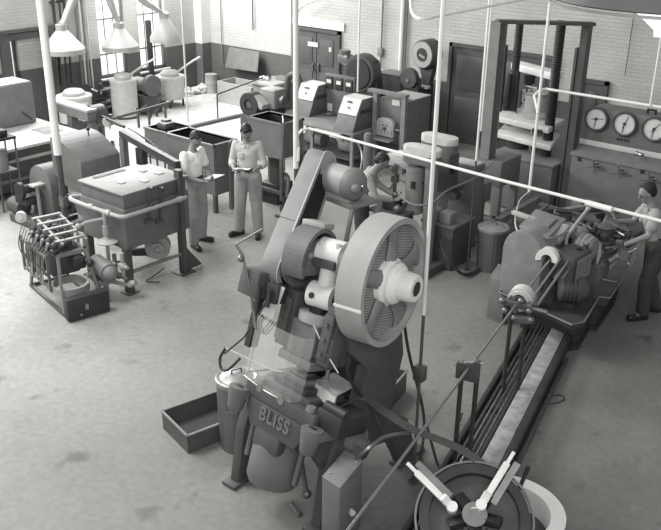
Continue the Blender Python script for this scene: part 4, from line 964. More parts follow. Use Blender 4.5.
for s in (-1, 1):
    lg = t.part('bed_lug', P().lathe((s*.43,-.03,-.22), (0,0,1), [(.05,.08),(.065,.1),(.08,.2),(.09,.25),(.09,.29),(.06,.295)], 20).box((s*.43-.09,-.03,-.02),(s*.43+.09,.2,.06),.02), midgrey)
    t.part('slot', P().box((s*.43-.035,-.05,.073),(s*.43+.035,-.02,.082),.003), black, lg)
for x in (-.3,.3): t.part('bolt_boss', P().cyl((x,.05,.15),(x,.05,.19), .04), grey)
t.part('cushion_cylinder', P().lathe((-.07,.22,-.66), (0,0,1), [(.1,-.03),(.2,.0),(.225,.05),(.225,.34),(.2,.4),(.17,.5)], 36), midgrey)
t.part('cylinder_bracket', P().box((-.2,.0,-.34),(.1,.12,-.15),.03), dgrey)
for x in (-.3,.28): t.part('guide_rod', P().cyl((x,.1,-.5),(x,.1,-.15), .025), dsteel)
# bolster and dies
t.part('bolster', P().box((-.27,.07,.15),(.25,.5,.21),.008), dgrey)
t.part('die_shoe', P().box((-.2,.1,.21),(.17,.42,.26),.006), vdark)
t.part('die_block', P().box((-.15,.13,.26),(.12,.36,.32),.006).box((-.1,.15,.32),(.06,.3,.35),.01), dsteel)
for x in (-.16,.13): t.part('guide_pin', P().cyl((x,.36,.26),(x,.36,.5), .018), steel)
t.part('upper_shoe', P().box((-.2,.08,.42),(.17,.42,.49),.008), midgrey)
many(t, 'bolt', [bolts(P(), [p_], (0,0,1), .022, .035) for p_ in [(x,.12,.49) for x in (-.17,-.09,.04,.12)]+[(-.16,.38,.49),(.14,.38,.49)]], vdark)
sl = t.part('slide', P().box((-.15,.1,.49),(.13,.36,.78),.012), midgrey)
t.part('slide_cap', P().lathe((0,.22,.78), (0,0,1), [(.15,0),(.155,.02),(.155,.07),(.12,.075)], 28), pale, sl)
for s in (-1,1): t.part('slide_guide', P().box((s*.24-.07,.12,.5),(s*.24+.07,.4,.98),.01).box((s*.24-.05,.08,.55),(s*.24+.05,.12,.92),.008), dgrey)
many(t, 'bolt', [bolts(P(), [(s_*.24,.08,z)], (0,-1,0), .018, .02) for s_ in (-1,1) for z in (.6,.72,.84)], dsteel)
t.part('screw', P().cyl((0,.22,.84),(0,.22,1.0), .075), black)
# connecting rod (white)
cr = t.part('pitman', P2().lathe((0,.22,1.13), (0,0,1), [(.08,0),(.085,.05),(.075,.12),(.075,.22),(.085,.22)], 28).cyl((-.11,.2,1.12),(.11,.2,1.12), .105, seg=28), white)
many(t, 'clevis_pin', [P2().cyl((.11,.2,1.12),(.135,.2,1.12), .045), P2().cyl((-.14,.2,1.12),(-.11,.2,1.12), .045), P2().cyl((-.045,.085,1.12),(-.045,.1,1.12), .025)], vdark, cr)
t.part('strap', P2().box((-.1,.1,1.35),(.1,.34,1.42),.01), dgrey, cr)
t.part('bearing_cap', P2().cyl((-.11,.24,1.46),(.11,.24,1.46), .12, seg=28).box((-.12,.14,1.42),(.12,.34,1.5),.02), white, cr)
many(t, 'cap_bolt', [P2().cyl((x,y,1.5),(x,y,1.56), .025) for x, y in ((-.08,.16),(.08,.16),(-.08,.3),(.08,.3))], offwhite, cr)
# C frame cheeks
pr = [(0,.05,-.12),(0,.05,.03),(0,.55,.05),(0,.55,.5),(0,.3,.62),(0,.14,.95),(0,.08,1.18),(0,.16,1.36),(0,.4,1.4),(0,.75,1.1),(0,1.0,.6),(0,1.02,.0),(0,.85,-.35),(0,.4,-.45)]
for s in (-1,1): t.part('frame_cheek', P().prism([(s*.32-.05,a[1],a[2]) for a in pr], (.1,0,0), .012), dgrey)
t.part('back_web', P().box((-.28,.72,-.2),(.28,.95,1.2),.02), vdark)
t.part('crankshaft', P2().cyl((-.5,.22,1.385),(.6,.22,1.385), .07, seg=24), steel)
for s in (-1,1): t.part('crank_bearing', P2().cyl((s*.2-.06,.22,1.4),(s*.2+.06,.22,1.4), .15, seg=28).box((s*.2-.05,.1,1.24),(s*.2+.05,.36,1.42),.02), grey)
many(t, 'oil_pot', [P2().cyl((.24,.2,1.54),(.24,.2,1.68), .06), P2().cyl((.26,.33,1.5),(.26,.33,1.62), .045)], pale)
# flywheel
fc = V((-.055,.22,1.37)); R_ = .505
fw = t.part('flywheel', P2().lathe(fc+V((.42,0,0)), (1,0,0), [(R_-.045,0.0),(R_,.0),(R_,.225),(R_-.045,.225),(R_-.045,.01)], 80, caps=False), pale)
t.part('rim_seam', P2().beam(fc+V((.415,R_*math.cos(-2.75),R_*math.sin(-2.75))), fc+V((.65,R_*math.cos(-2.75),R_*math.sin(-2.75))), .02, .014, up=(0,1,.4)), white, fw)
t.part('web', P2().lathe(fc+V((.55,0,0)), (1,0,0), [(.1,0),(R_-.045,0),(R_-.045,.015),(.1,.015)], 64, caps=False), grey, fw)
m = P2()
for k in range(43):
    y = -.447+k*.021; hw = math.sqrt(max(0,.455**2-y*y))
    m.box((fc.x+.564,.22-hw,fc.z+y),(fc.x+.57,.22+hw,fc.z+y+.008))
t.part('louvre_ribs', m, pale, fw)
for k in range(5):
    a = k*2*PI/5+.5; u = V((0,math.cos(a),math.sin(a))); w = V((0,-math.sin(a),math.cos(a)))
    m = P2(); rings = []
    for r_, wd, th, o_ in ((.1,.2,.1,.585),(.2,.14,.07,.585),(.33,.12,.05,.585),(.41,.16,.05,.585),(.462,.3,.06,.58)):
        c = fc+u*r_+V((o_,0,0)); rings.append([m._v(c+w*wd/2*math.cos(2*PI*i/12)+V((th/2*math.sin(2*PI*i/12),0,0))) for i in range(12)])
    m._loft(rings); t.part('spoke', m, grey, fw)
t.part('hub_flange', P2().lathe(fc+V((.56,0,0)), (1,0,0), [(.19,0),(.19,.05),(.165,.07),(.165,.1),(.15,.12)], 40), white, fw)
t.part('hub', P2().lathe(fc+V((.66,0,0)), (1,0,0), [(.145,0),(.14,.03),(.118,.05),(.11,.15),(.1,.17),(.06,.17),(.055,.12)], 40), white, fw)
t.part('hub_bore', P2().cyl(fc+V((.75,0,0)), fc+V((.832,0,0)), .055, seg=24), vdark, fw)
# clutch gear and arched guard on the left
gc = V((0,.22,1.385))
m = P2(); n = 28; pts = [(-.1,gc.y+.26*math.cos(a),gc.z+.26*math.sin(a)) for a in [-.5+k*(PI+1.1)/n for k in range(n+1)]]; pin = [(-.1,gc.y+.225*math.cos(a),gc.z+.225*math.sin(a)) for a in [-.5+k*(PI+1.1)/n for k in range(n+1)]]
for k in range(n):
    m.prism([pts[k],pts[k+1],pin[k+1],pin[k]], (-.2,0,0))
bmesh.ops.remove_doubles(m.b, verts=m.b.verts, dist=.0005)
t.part('clutch_guard', m, midgrey)
t.part('guard_crown', P2().cyl((-.3,.22,1.385),(-.28,.22,1.385), .26, seg=40), midgrey)
m = P2().cyl((-.28,.22,1.385),(-.2,.22,1.385), .17, seg=30)
for k in range(24): a = k*PI/12; m.box((-.28,.22+.18*math.cos(a)-.012,1.385+.18*math.sin(a)-.012),(-.2,.22+.18*math.cos(a)+.012,1.385+.18*math.sin(a)+.012))
t.part('clutch_gear', m, vdark)
t.part('clutch_hub', P2().cyl((-.2,.22,1.385),(-.13,.22,1.385), .11, seg=24).cyl((-.2,.12,1.3),(-.13,.12,1.3), .03).sph((-.13,.1,1.42), .035), grey)
t.part('top_plate', P2().box((-.34,.22,1.63),(-.12,.38,1.68),.01), pale)
t.part('lubricator', P2().box((-.42,.0,.98),(-.3,.14,1.14),.01).cyl((-.45,-.05,.92),(-.45,-.05,1.1), .02).cyl((-.36,-.03,.95),(-.36,-.03,1.1), .02), vdark)
# motor platform, motor and belt guard
zf = aty(344,199,5.6).z
qa, qb, qc = at(309,191,zf), at(351,207,zf), at(379,200,zf); qd = qa + qc - qb
t.part('motor_platform', M().prism([V((q.x,q.y,zf-.03)) for q in (qa,qb,qc,qd)], (0,0,.04), .004), grey)
for q in (qa, qb, qc): t.part('platform_strut', M().beam(q+V((0,.02,-.02)), (q.x*.7+O.x*.3, 5.15, 1.45), .03, .03), grey)
mc = aty(342,181,5.6); ma = ex
ms = t.part('motor', M().lathe(mc-ma*.19, ma, [(.08,0),(.12,.02),(.135,.05),(.135,.31),(.12,.35),(.1,.38),(.05,.4)], 32), pale)
t.part('end_bell', M().lathe(mc+ma*.1, ma, [(.142,0),(.142,.04),(.125,.08),(.07,.12),(.03,.13)], 32), grey, ms)
t.part('motor_shaft', M().cyl(mc-ma*.34, mc-ma*.15, .025), steel, ms); t.part('bearing_cap', M().cyl(mc+ma*.22, mc+ma*.26, .03), steel, ms)
t.part('terminal_box', M().sph(mc+ma*.22+V((0,-.07,.0)), .045), grey, ms)
t.part('motor_foot', M().box(V((mc.x-.16,mc.y-.09,zf+.01)), V((mc.x+.14,mc.y+.09,mc.z-.06)),.01), pale)
gw = XF @ V((-.72,.22,1.385)); gm = mc - ma*.3
def stad(x, r0, r1, c0, c1):
    d = V((0, c1.y-c0.y, c1.z-c0.z)).normalized(); n_ = V((0,-d.z,d.y)); out = []
    for k in range(13): a = -PI/2+PI*k/12; out.append(V((x,c1.y,c1.z))+d*r1*math.cos(a)+n_*r1*math.sin(a))
    for k in range(13): a = PI/2+PI*k/12; out.append(V((x,c0.y,c0.z))+d*r0*math.cos(a)+n_*r0*math.sin(a))
    return out
gx0, gx1 = aty(309,158,5.6).x, aty(325,160,5.6).x; gt = aty(318,166,5.6)
gb = XF2 @ V((-.33,.22,1.3)); c0, c1 = V((0,gb.y-.02,gb.z-.05)), V((0,5.6,gt.z))
sk = gb.x - .02 - gx1
def skew(pts): return [V((p.x + sk*max(0,min(1,(c1.y-p.y)/(c1.y-c0.y))), p.y, p.z)) for p in pts]
bg = t.part('belt_guard', M().prism(skew(stad(gx0, .18, .14, c0, c1)), (gx1-gx0,0,0), .012), grey)
t.part('guard_flange', M().prism(skew(stad(gx1, .19, .15, c0, c1)), (.012,0,0)), pale, bg)
t.part('guard_opening', M().prism(skew(stad(gx1+.013, .14, .11, c0, c1)), (.004,0,0)), black, bg)
k_ = c0+(c1-c0)*.45; t.part('guard_band', M().beam(k_+V((gx0-.02+sk*.55,-.17,.06)), k_+V((gx1+.02+sk*.55,-.17,.06)), .02, .02), vdark, bg)
t.part('pulley', M().cyl(mc-ma*.3, mc-ma*.24, .07, seg=24), vdark)
# left switch cabinet on a bracket, papers, clear guard, rods
b0 = lp(262,271,1,-.02); b1 = lp(283,283,1,-.02)
t.part('switch_cabinet', P().box((-.62,-.12,.84),(-.40,.16,1.06),.01), dgrey)
t.part('cabinet_bracket', P().box((-.52,-.0,.4),(-.46,.1,.88)), vdark)
t.part('card_holder', P().prism([(-.4,-.02,.72),(-.24,-.03,.72),(-.2,-.02,1.0),(-.37,-.01,1.0)], (0,.012,0)), offwhite)
t.part('trip_lever', P().tube([(-.66,-.2,1.22),(-.6,-.16,1.15),(-.46,-.1,.85),(-.34,-.1,.62)], .012, 8).tube([(-.66,-.2,1.22),(-.5,-.1,1.4)], .008, 6).sph((-.6,-.17,1.12), .03), dsteel)
t.part('lower_lever', P().tube([(-.3,-.02,1.0),(-.36,-.06,.75),(-.44,-.1,.5),(-.6,-.12,.3)], .008, 6), vdark)
m = P(); rings = []
pts = [(-.42,.3),(-.42,.02),(-.36,-.08),(-.1,-.14),(.12,-.14),(.2,-.1),(.22,.0)]
for k in range(len(pts)-1):
    a, b = pts[k], pts[k+1]; d = V((b[0]-a[0], b[1]-a[1], 0)).normalized(); n_ = V((-d.y, d.x, 0))*.003
    m.prism([(a[0],a[1],.2),(b[0],b[1],.2),(b[0],b[1],.72),(a[0],a[1],.72)], n_)
t.part('clear_guard', m, clear)
t.part('guard_trim', P().tube([(p[0],p[1],.2) for p in pts], .006, 6).tube([(-.42,.02,.2),(-.42,.02,.72)], .005, 6).cyl((-.1,-.145,.2),(-.1,-.155,.2), .03).cyl((.15,-.14,.2),(.15,-.155,.2), .035), steel)
t.part('pointer_rod', P().tube([(-.62,-.1,.34),(-.2,.05,.3),(-.12,.1,.31)], .007, 6).tube([(.02,.1,.84),(.28,.1,.62),(.4,.15,.5)], .006, 6), offwhite)
t.part('air_hose', P().tube([(-.62,-.1,.34),(-.66,-.1,.24),(-.62,-.1,.16),(-.54,-.1,.18),(-.48,-.05,.3)], .012, 8, smooth=4), rubber)
for k in range(3):
    m = P(); m.tube([(-.36+.03*k,.0,.76),(-.4+.03*k,-.03,.66),(-.34+.03*k,-.03,.58),(-.28+.03*k,.0,.7)], .006, 6, smooth=4); t.part('oil_line', m, dsteel)
t.part('side_bracket', P().box((.2,.1,.5),(.32,.26,.75),.02), dgrey)
# feed unit
fz = .20
q = [lp(316,380,2,fz+.12), lp(336,395,2,fz+.12), lp(354,385,2,fz+.12), lp(334,372,2,fz+.12)]
hs = t.part('feed_hood', P().prism([(p[0],p[1],fz+.10) for p in q], (0,0,.02)).prism([(q[0][0],q[0][1],fz+.0),(q[1][0],q[1][1],fz+.0),(q[1][0],q[1][1],fz+.12),(q[0][0],q[0][1],fz+.12)], (.0,.015,0)), offwhite)
t.part('feed_body', P().box((.36,.05,.05),(.62,.4,.22),.02).cyl((.4,.1,.24),(.62,.1,.24), .04), vdark)
# legs
for s, xx in ((-1,-4.60),(1,-3.66)):
    pr = [(4.36,0),(4.50,0),(4.66,.42),(5.0,.52),(5.35,.42),(5.55,.0),(5.8,.0),(5.6,.5),(5.2,.82),(4.9,.92),(4.62,.9),(4.46,.55)]
    lg = t.part('leg', M().prism([(xx-.05,a,b) for a,b in pr], (.1,0,0), .015), dgrey)
    many(t, 'skid', [M().box((xx-.09,4.3,0),(xx+.07,4.6,.04),.01), M().box((xx-.07,5.5,0),(xx+.07,5.9,.04),.01)], dgrey, lg)
    t.part('trunnion', M().cyl((xx+s*.05,4.78,.72),(xx+s*.13,4.78,.72), .11, seg=24).cyl((xx+s*.13,4.78,.72),(xx+s*.2,4.78,.72), .045), grey, lg)
t.part('tie_rod', M().cyl((-4.6,5.5,.3),(-3.66,5.5,.3), .03).cyl((-4.6,4.78,.72),(-3.66,4.78,.72), .05), vdark)
t.part('knock_out_rod', M().tube([(-3.85,4.42,.55),(-3.82,4.45,.25)], .02, 8).tube([(-3.95,4.4,.12),(-3.8,4.35,.1)], .025, 8).sph((-3.82,4.45,.25), .04), dsteel)
t.part('back_cable', M().tube([(-3.75,5.6,1.7),(-3.75,5.75,1.1),(-3.6,5.85,.4),(-3.45,5.6,.05),(-3.3,5.5,.02),(-3.25,5.65,.02),(-3.4,5.8,.02),(-3.6,5.9,.3)], .014, 6, smooth=6), rubber)
m = M().tube([XF@V((.3,.4,1.0)), XF@V((.36,.3,.5)), V((-3.55,4.95,.95)), V((-3.3,4.85,.75))], .012, 6, smooth=5)
t.part('cable', m, rubber)
# control box and floor cabinet right of the press
zt = .86; q = [at(322,476,zt), at(340,488,zt), at(363,460,zt)]; q.append(q[0]+q[2]-q[1])
t = T('control_box', 'grey metal control box with sloping lid beside the right leg of the press', 'control box', (q[1].x-.0, q[1].y+.1, 0))
t.part('case', M().prism([V((p.x,p.y,.22)) for p in q], (0,0,zt-.24), .008), midgrey)
lid = t.part('lid', M().prism([V((p.x,p.y,zt-.02)) for p in q], (0,0,.02), .004), grey)
cq = (q[0]+q[1]+q[2]+q[3])/4
t.part('rivet', bolts(M(), [cq+(p-cq)*.65+V((0,0,0)) for p in (q[0],q[2])], (0,0,1), .01, .008), pale, lid)
t.part('pedestal', M().beam((cq.x,cq.y,0),(cq.x,cq.y,.24), .09, .09).box((cq.x-.1,cq.y-.1,0),(cq.x+.1,cq.y+.1,.02)), dgrey)
t.part('button', M().cyl((q[1]+q[2])/2+V((0,0,-.35)), (q[1]+q[2])/2+V((.03,-.01,-.35)), .025), offwhite)
run('hose', 'dull grey hose arching from the control box lid to the feed strip', 'hose', [V((q[2].x-.05,q[2].y-.02,zt)), at(368,449,1.0), at(385,437,1.02), at(408,433,.97)], .016, dsteel, smooth=6)

# ================================================================== STRIP, REEL AND RING
R0 = at(474,519,.66)
sp = [XF@V((.45,.12,.2)), at(362,398,1.08), at(385,412,1.06), at(412,429,1.03), at(440,440,1.0), at(462,450,.97), at(482,464,.9), at(494,477,.8)]
t = T('feed_strip', 'curved metal feed strip running from the press to the reel', 'metal strip', at(440,440,1.0))
m = M(); 
def cr_(P_, n=5):
    Q = []
    for i in range(len(P_)-1):
        p0 = P_[max(i-1,0)]; p1 = P_[i]; p2 = P_[i+1]; p3 = P_[min(i+2,len(P_)-1)]
        for k in range(n): tt = k/n; Q.append(.5*((2*p1)+(p2-p0)*tt+(2*p0-5*p1+4*p2-p3)*tt*tt+(3*p1-p0-3*p2+p3)*tt**3))
    return Q+[P_[-1]]
t.part('strip', m.band(cr_(sp), (.25,.97,.15), .075, .006), dgrey)
t = T('stock_reel', 'dark coil reel with two long white clamp arms at the bottom edge', 'reel', (R0.x,R0.y,0))
ax = V((.28,-.52,.8)).normalized(); u_ = V((1,0,-.12)).normalized(); w_ = ax.cross(u_)
t.part('coil', M().pipe(R0-ax*.05, R0+ax*.04, .40, .33, 64), vdark)
t.part('disc', M().lathe(R0-ax*.06, ax, [(.36,0),(.36,.02),(.12,.04),(.11,.08),(.05,.09)], 48), dgrey)
t.part('outer_band', M().pipe(R0-ax*.02, R0+ax*.01, .435, .42, 64), grey)
t.part('hub', M().cyl(R0, R0+ax*.12, .09, seg=24).pipe(R0+ax*.12, R0+ax*.14, .09, .05), steel)
for k in range(5): a = k*1.256+.3; d = u_*math.cos(a)+w_*math.sin(a); t.part('clamp_block', M().beam(R0+ax*.08+d*.08, R0+ax*.08+d*.2, .09, .06, bev=.01), black)
def onreel(px, py, h):
    d_ = ray(px, py); c_ = R0+ax*h; return CAM + d_*((c_-CAM).dot(ax)/d_.dot(ax))
for (pa, pb, hb_) in (((452,508),(407,463),.2), ((481,506),(514,452),.2)):
    a, b = onreel(*pa,.11), onreel(*pb,hb_); d = (b-a)
    m = M().beam(a, a+d*.8, .05, .03, up=ax, bev=.006).beam(a+d*.75, b, .026, .02, up=ax).cyl(a-ax*.02, a+ax*.05, .04)
    m.beam(a+d*.1+ax*.02, a+d*.2+ax*.05, .06, .04, up=ax)
    o = t.part('clamp_arm', m, white); sv = d.cross(ax).normalized()*.06
    t.part('spring_leaf', M().beam(a+d*.15+sv-ax*.03, a+d*.9+sv-ax*.03, .05, .012, up=ax), dsteel, o)
t.part('pedestal', M().cyl((R0.x,R0.y,.03), (R0.x,R0.y,R0.z-.05), .05).cyl((R0.x,R0.y,0),(R0.x,R0.y,.03), .2), vdark)
rc = at(507,510,.25)
t = T('drum_ring', 'wide pale open drum beside the reel at the bottom edge', 'drum', (rc.x,rc.y,0))
t.part('wall', M().pipe((rc.x,rc.y,0),(rc.x,rc.y,.25), .47, .35, 64), white)
t.part('floor_plate', M().cyl((rc.x,rc.y,.0),(rc.x,rc.y,.03), .35, seg=48), dgrey)
q = at(524,483,.3); solo('rod_stub', M().cyl(V((q.x-.06,q.y-.08,.03)), q+V((0,0,.08)), .018).cyl(q+V((0,0,.08)), q+V((.01,.02,.16)), .02), vdark, 'short rod with black end standing inside the pale drum', 'rod', V((q.x-.06,q.y-.08,.03)))

# ================================================================== BAR FEED: rails, stands, bar
ro, rd = at(450,500,0), None
rA, rB = at(443,512,0), at(541,335,0); d = (rB-rA).normalized(); nrm = V((d.y,-d.x,0))
rA = rA - d*.9
LB = (rB-rA).length
def rail(name, label, cat, off, w, z0, z1, mt, s0=0, s1=None):
    a, b = rA+nrm*off+d*s0, rA+nrm*off+d*(s1 or LB); zc = (z0+z1)/2
    return solo(name, M().beam(a+V((0,0,zc)), b+V((0,0,zc)), w, z1-z0, bev=.006), mt, label, cat, a)
rail('steel_channel', 'dark steel channel at the left edge of the bar rack', 'steel rail', -.17, .045, 0, .12, vdark)
rail('steel_channel', 'dark steel rail between bar bundle and pale plank', 'steel rail', .085, .035, 0, .12, vdark)
rail('wooden_plank', 'pale worn plank lying along the bar rack', 'plank', .20, .17, 0, .13, plank)
rail('steel_channel', 'dark steel channel at the right of the pale plank', 'steel rail', .335, .07, 0, .16, vdark, .5, LB-.1)
rail('steel_channel', 'low rusty rail on the floor at the far right of the bar rack', 'steel rail', .41, .03, 0, .06, dgrey, 1.0, LB-.5)
random.seed(9)
for k in range(9):
    off = -.125+.024*k; a = rA+nrm*off+d*random.uniform(0,.4); b = rA+nrm*off+d*(LB-random.uniform(-.4,.2)); z = .05+.035*(k % 2)
    solo('bar_stock', M().cyl(a+V((0,0,z)), b+V((0,0,z)), .011, seg=8), (steel, dsteel, dgrey)[k % 3], 'long metal bar lying in the rack between the dark channels', 'metal bar', a, group='bars lying in the floor rack')
for s_ in (1.3, 2.6, 3.8): a = rA+d*s_; solo('rack_cleat', M().beam(a-nrm*.2+V((0,0,.02)), a+nrm*.08+V((0,0,.02)), .05, .04), vdark, 'dark cross cleat under the bars in the floor rack', 'cleat', a, group='cleats under the bar rack')
bA, bB = at(548,262,1.1), at(346,533,1.08)
bd = (bB-bA).normalized()
solo('feeding_bar', M().cyl(bA-bd*.3, bB+bd*.3, .013, seg=12), steel, 'long bright round bar running from the lathe past the press to the bottom edge', 'metal bar', bA)
def support(s_, label, hh=1.0):
    c = bA + bd*s_; t = T('bar_stand', label, 'stand', (c.x,c.y,0))
    nn = V((bd.y,-bd.x,0)).normalized()
    t.part('bracket', M().beam(c-nn*.09+V((0,0,-.06)), c+nn*.12+V((0,0,-.06)), .05, .16, bev=.01), dgrey)
    t.part('guide_roller', M().cyl(c-nn*.06+V((0,0,.04))-bd*.03, c-nn*.06+V((0,0,.04))+bd*.03, .035).cyl(c+nn*.07+V((0,0,.0))-bd*.03, c+nn*.07+V((0,0,.0))+bd*.03, .03), dsteel)
    t.part('clamp_screw', M().tube([c-nn*.12+V((0,0,.06)), c+nn*.02+V((0,0,.04)), c+nn*.14+V((0,0,-.02))], .012, 6), pale)
    for k in (-1, 1): t.part('leg', M().cyl((c.x+nn.x*.07*k,c.y+nn.y*.07*k,.01),(c.x+nn.x*.07*k,c.y+nn.y*.07*k,c.z-.1), .022), vdark)
    t.part('foot', M().beam((c.x-nn.x*.12,c.y-nn.y*.12,.01),(c.x+nn.x*.12,c.y+nn.y*.12,.01), .1, .02), vdark)
s2 = (at(468,366,1.09)-bA).length
support(s2, 'two legged bar stand with clamp bracket right of the service pole')
s1 = (at(519,303,1.1)-bA).length
c = bA+bd*s1; nn = V((-bd.y,bd.x,0)).normalized()
t = T('bar_feeder', 'bar feed head with pale ring pulley and twin legs before the lathe', 'bar feeder', (c.x,c.y,0))
t.part('ring_pulley', M().pipe(c-bd*.2, c-bd*.08, .125, .09, 32).pipe(c-bd*.08, c-bd*.05, .1, .07, 28), offwhite)
t.part('chuck', M().cyl(c-bd*.08, c+bd*.0, .06, seg=20), vdark)
many(t, 'jaw', [M().beam(c+bd*.02+(nn*math.cos(a)+V((0,0,1))*math.sin(a))*.03, c+bd*.02+(nn*math.cos(a)+V((0,0,1))*math.sin(a))*.1, .035, .04) for a in (.4,2.5,4.6)], dsteel)
m = M().beam(c-nn*.14+bd*.03, c+nn*.16+bd*.03, .06, .07, bev=.015).beam(c-nn*.0+bd*.05+V((0,0,-.16)), c+nn*.18+bd*.05+V((0,0,-.12)), .06, .08, bev=.015)
for k in ((-.14,.02),(-.1,-.08),(.0,-.14),(.14,-.03),(.17,-.12),(.05,.06)): m.sph(c+nn*k[0]+bd*.06+V((0,0,k[1])), .035, 8)
m.cyl(c+nn*.1+V((0,0,-.02)), c+nn*.3-bd*.02+V((0,0,-.04)), .025)
t.part('carriage', m, dsteel)
for k in (-.05,.1): t.part('leg', M().cyl((c.x+nn.x*k,c.y+nn.y*k,0),(c.x+nn.x*k,c.y+nn.y*k,c.z-.1), .022), vdark)
for k in (.1,.19): t.part('tie_rod', M().cyl(c+nn*k-bd*.05, bA+nn*k-bd*.25, .014), steel)
# small litter and stains are in the floor; a wire hook on the floor
q = at(457,425); solo('bent_strip', M().band([q, q+V((.02,.02,.08)), q+V((.0,.08,.1)), q+V((-.03,.1,.02))], nrm, .03, .004), vdark, 'small bent dark strip on the floor beside the bar stand', 'scrap', q)
q = at(575,412); q = at(541,403)
solo('wire_loop', M().tube([q+V((0,0,.01)), q+V((.1,.05,.01)), q+V((.16,.2,.01)), q+V((.08,.26,.01)), q+V((.0,.1,.01))], .006, 6, smooth=4), vdark, 'thin wire loop on the floor right of the bar rack', 'wire', q)

# ================================================================== LATHE
zp = .55
L0 = at(560,290,0)
t = T('turret_lathe', 'turret lathe standing in an oil pan at the end of the bar rack', 'lathe', (L0.x,L0.y,0))
pan = [at(499,292,zp), at(572,325,zp), at(584,322,zp), at(599,297,zp), at(610,298,zp), at(634,262,zp), at(640,240,zp), at(590,215,zp), at(545,232,zp)]
pl = [V((p.x,p.y,zp)) for p in pan]
def inset(pts, k):
    c = sum(pts, V())/len(pts); return [c+(p-c)*(1-k) for p in pts]
m = M(); n = len(pl); rings = []
for pts, z in ((inset(pl,.1), zp-.14), (pl, zp), (inset(pl,.02), zp), (inset(pl,.12), zp-.12)):
    rings.append([m._v((p.x,p.y,z)) for p in pts])
m._loft(rings)
t.part('oil_pan', m, dgrey)
t.part('pan_rim', M().tube([V((p.x,p.y,zp+.0)) for p in pl], .009, 8, closed=True), grey)
bs = inset(pl, .35); t.part('pedestal', M().prism([V((p.x,p.y,0)) for p in inset(pl,.28)], (0,0,.06)).prism([V((p.x,p.y,.05)) for p in bs], (0,0,zp-.18)), vdark)
hx = at(530,250,1.05)
# pulley guard: rounded cover facing the bar rack
gy = at(505,290,.62); 
gl, gr = at(502,258,.95), at(541,271,.95)
f0 = V((gl.x,gl.y,0)); f1 = V((gr.x,gr.y,0)); gu = (f1-f0).normalized(); gn = V((-gu.y,gu.x,0)); gw_ = (f1-f0).length; r = gw_/2
pr = [f0+V((0,0,.5)), f1+V((0,0,.5))]+[f0+gu*(r+r*math.cos(a))+V((0,0,1.1+r*math.sin(a)*.95)) for a in [PI*k/14 for k in range(15)]]
t.part('pulley_guard', M().prism(pr, gn*.36, .015), grey)
t.part('guard_hinge', M().box(f1+gu*.0+V((0,0,.7)), f1+gu*.03+gn*.05+V((0,0,.8))), vdark)
# headstock
hz = 1.12
hb = [at(542,262,.9), at(572,268,.9), at(592,248,.9)]; 
t.part('headstock', M().prism([f1+gn*.16+V((0,0,.8)), f1+gu*.3+gn*.16+V((0,0,.8)), f1+gu*.3+gn*.6+V((0,0,.8)), f1+gn*.6+V((0,0,.8))], (0,0,.34), .04).prism([f1+gn*.36+V((0,0,.42)), f1+gu*.26+gn*.36+V((0,0,.42)), f1+gu*.26+gn*.6+V((0,0,.42)), f1+gn*.6+V((0,0,.42))], (0,0,.4)), dgrey)
tp = [at(519,228,1.28), at(548,240,1.28), at(566,221,1.28), at(536,211,1.28)]
tpp = t.part('top_cover', M().prism(tp, (0,0,.03), .006), grey)
a, b = at(548,229,1.31), at(557,220,1.31); t.part('cover_handle', M().beam(a, b, .03, .015), vdark, tpp)
t.part('cover_arm', M().beam(at(513,212,1.27), at(536,220,1.29), .07, .05, bev=.01), pale)
t.part('cover_post', M().prism([V((p.x,p.y,1.0)) for p in inset(tp,.25)], (0,0,.28)), dgrey)
t.part('bracket', M().beam(at(543,243,1.2), at(560,234,1.22), .12, .1, bev=.02).beam(at(556,240,1.2), at(566,228,1.25), .1, .12, bev=.02).sph(at(548,240,1.2), .05), pale)
t.part('tank_cover', M().beam(at(541,234,1.15), at(556,239,1.15), .2, .04), vdark)
c = at(549,256,1.1); axl = -bd
sc_ = [c+nn*.0]
m = M(); 
rings = []
for r_, h_ in ((.125,0),(.125,.1),(.06,.1),(.06,0)):
    rings.append([m._v(c - axl*.12 + axl*h_ + nn*(-r_*math.cos(a)) + V((0,0,1))*r_*math.sin(a)) for a in [-.25+k*(PI+.5)/16 for k in range(17)]])
for j in range(4):
    A_, B_ = rings[j], rings[(j+1)%4]
    for i in range(16): m.b.faces.new((A_[i],A_[i+1],B_[i+1],B_[i]))
m.b.faces.new([rg_[0] for rg_ in rings]); m.b.faces.new([rg_[-1] for rg_ in rings][::-1])
t.part('collar_guard', m, white)
t.part('spindle_nose', M().cyl(c-axl*.05, c+axl*.25, .08, seg=24), vdark)
for k, o_ in ((.16,-.1),(.25,-.08)): t.part('stock_rod', M().cyl(c+nn*k-axl*.35+V((0,0,o_)), c+nn*k+axl*.2+V((0,0,o_)), .015), steel)
q = at(582,243,1.1); ga = (at(600,250,1.08)-at(572,242,1.08)).normalized(); 
t.part('chuck_housing', M().beam(at(567,243,1.05)-V((0,0,.02)), at(579,235,1.1)-V((0,0,.02)), .34, .36, bev=.05), grey)
t.part('chuck_guard', M().lathe(at(578,246,1.05), ga, [(.16,0),(.17,.03),(.17,.13),(.13,.2),(.08,.22)], 32), grey)
t.part('chuck_lip', M().tube([at(590,236,1.16), at(598,243,1.1), at(599,254,1.0), at(596,263,.9)], .025, 8, smooth=4), pale)
t.part('coolant_pipe', M().tube([at(566,246,1.1), at(567,237,1.2), at(573,228,1.3), at(587,210,1.4)], .02, 10, smooth=4).sph(at(588,209,1.41), .03), pale)
t.part('motor', M().lathe(at(557,288,.72), V((.75,.5,.0)), [(.1,0),(.15,.03),(.16,.25),(.12,.32),(.06,.36)], 24).box(at(570,278,.8)-V((.06,.06,.05)), at(570,278,.8)+V((.07,.07,.1)),.02), dgrey)
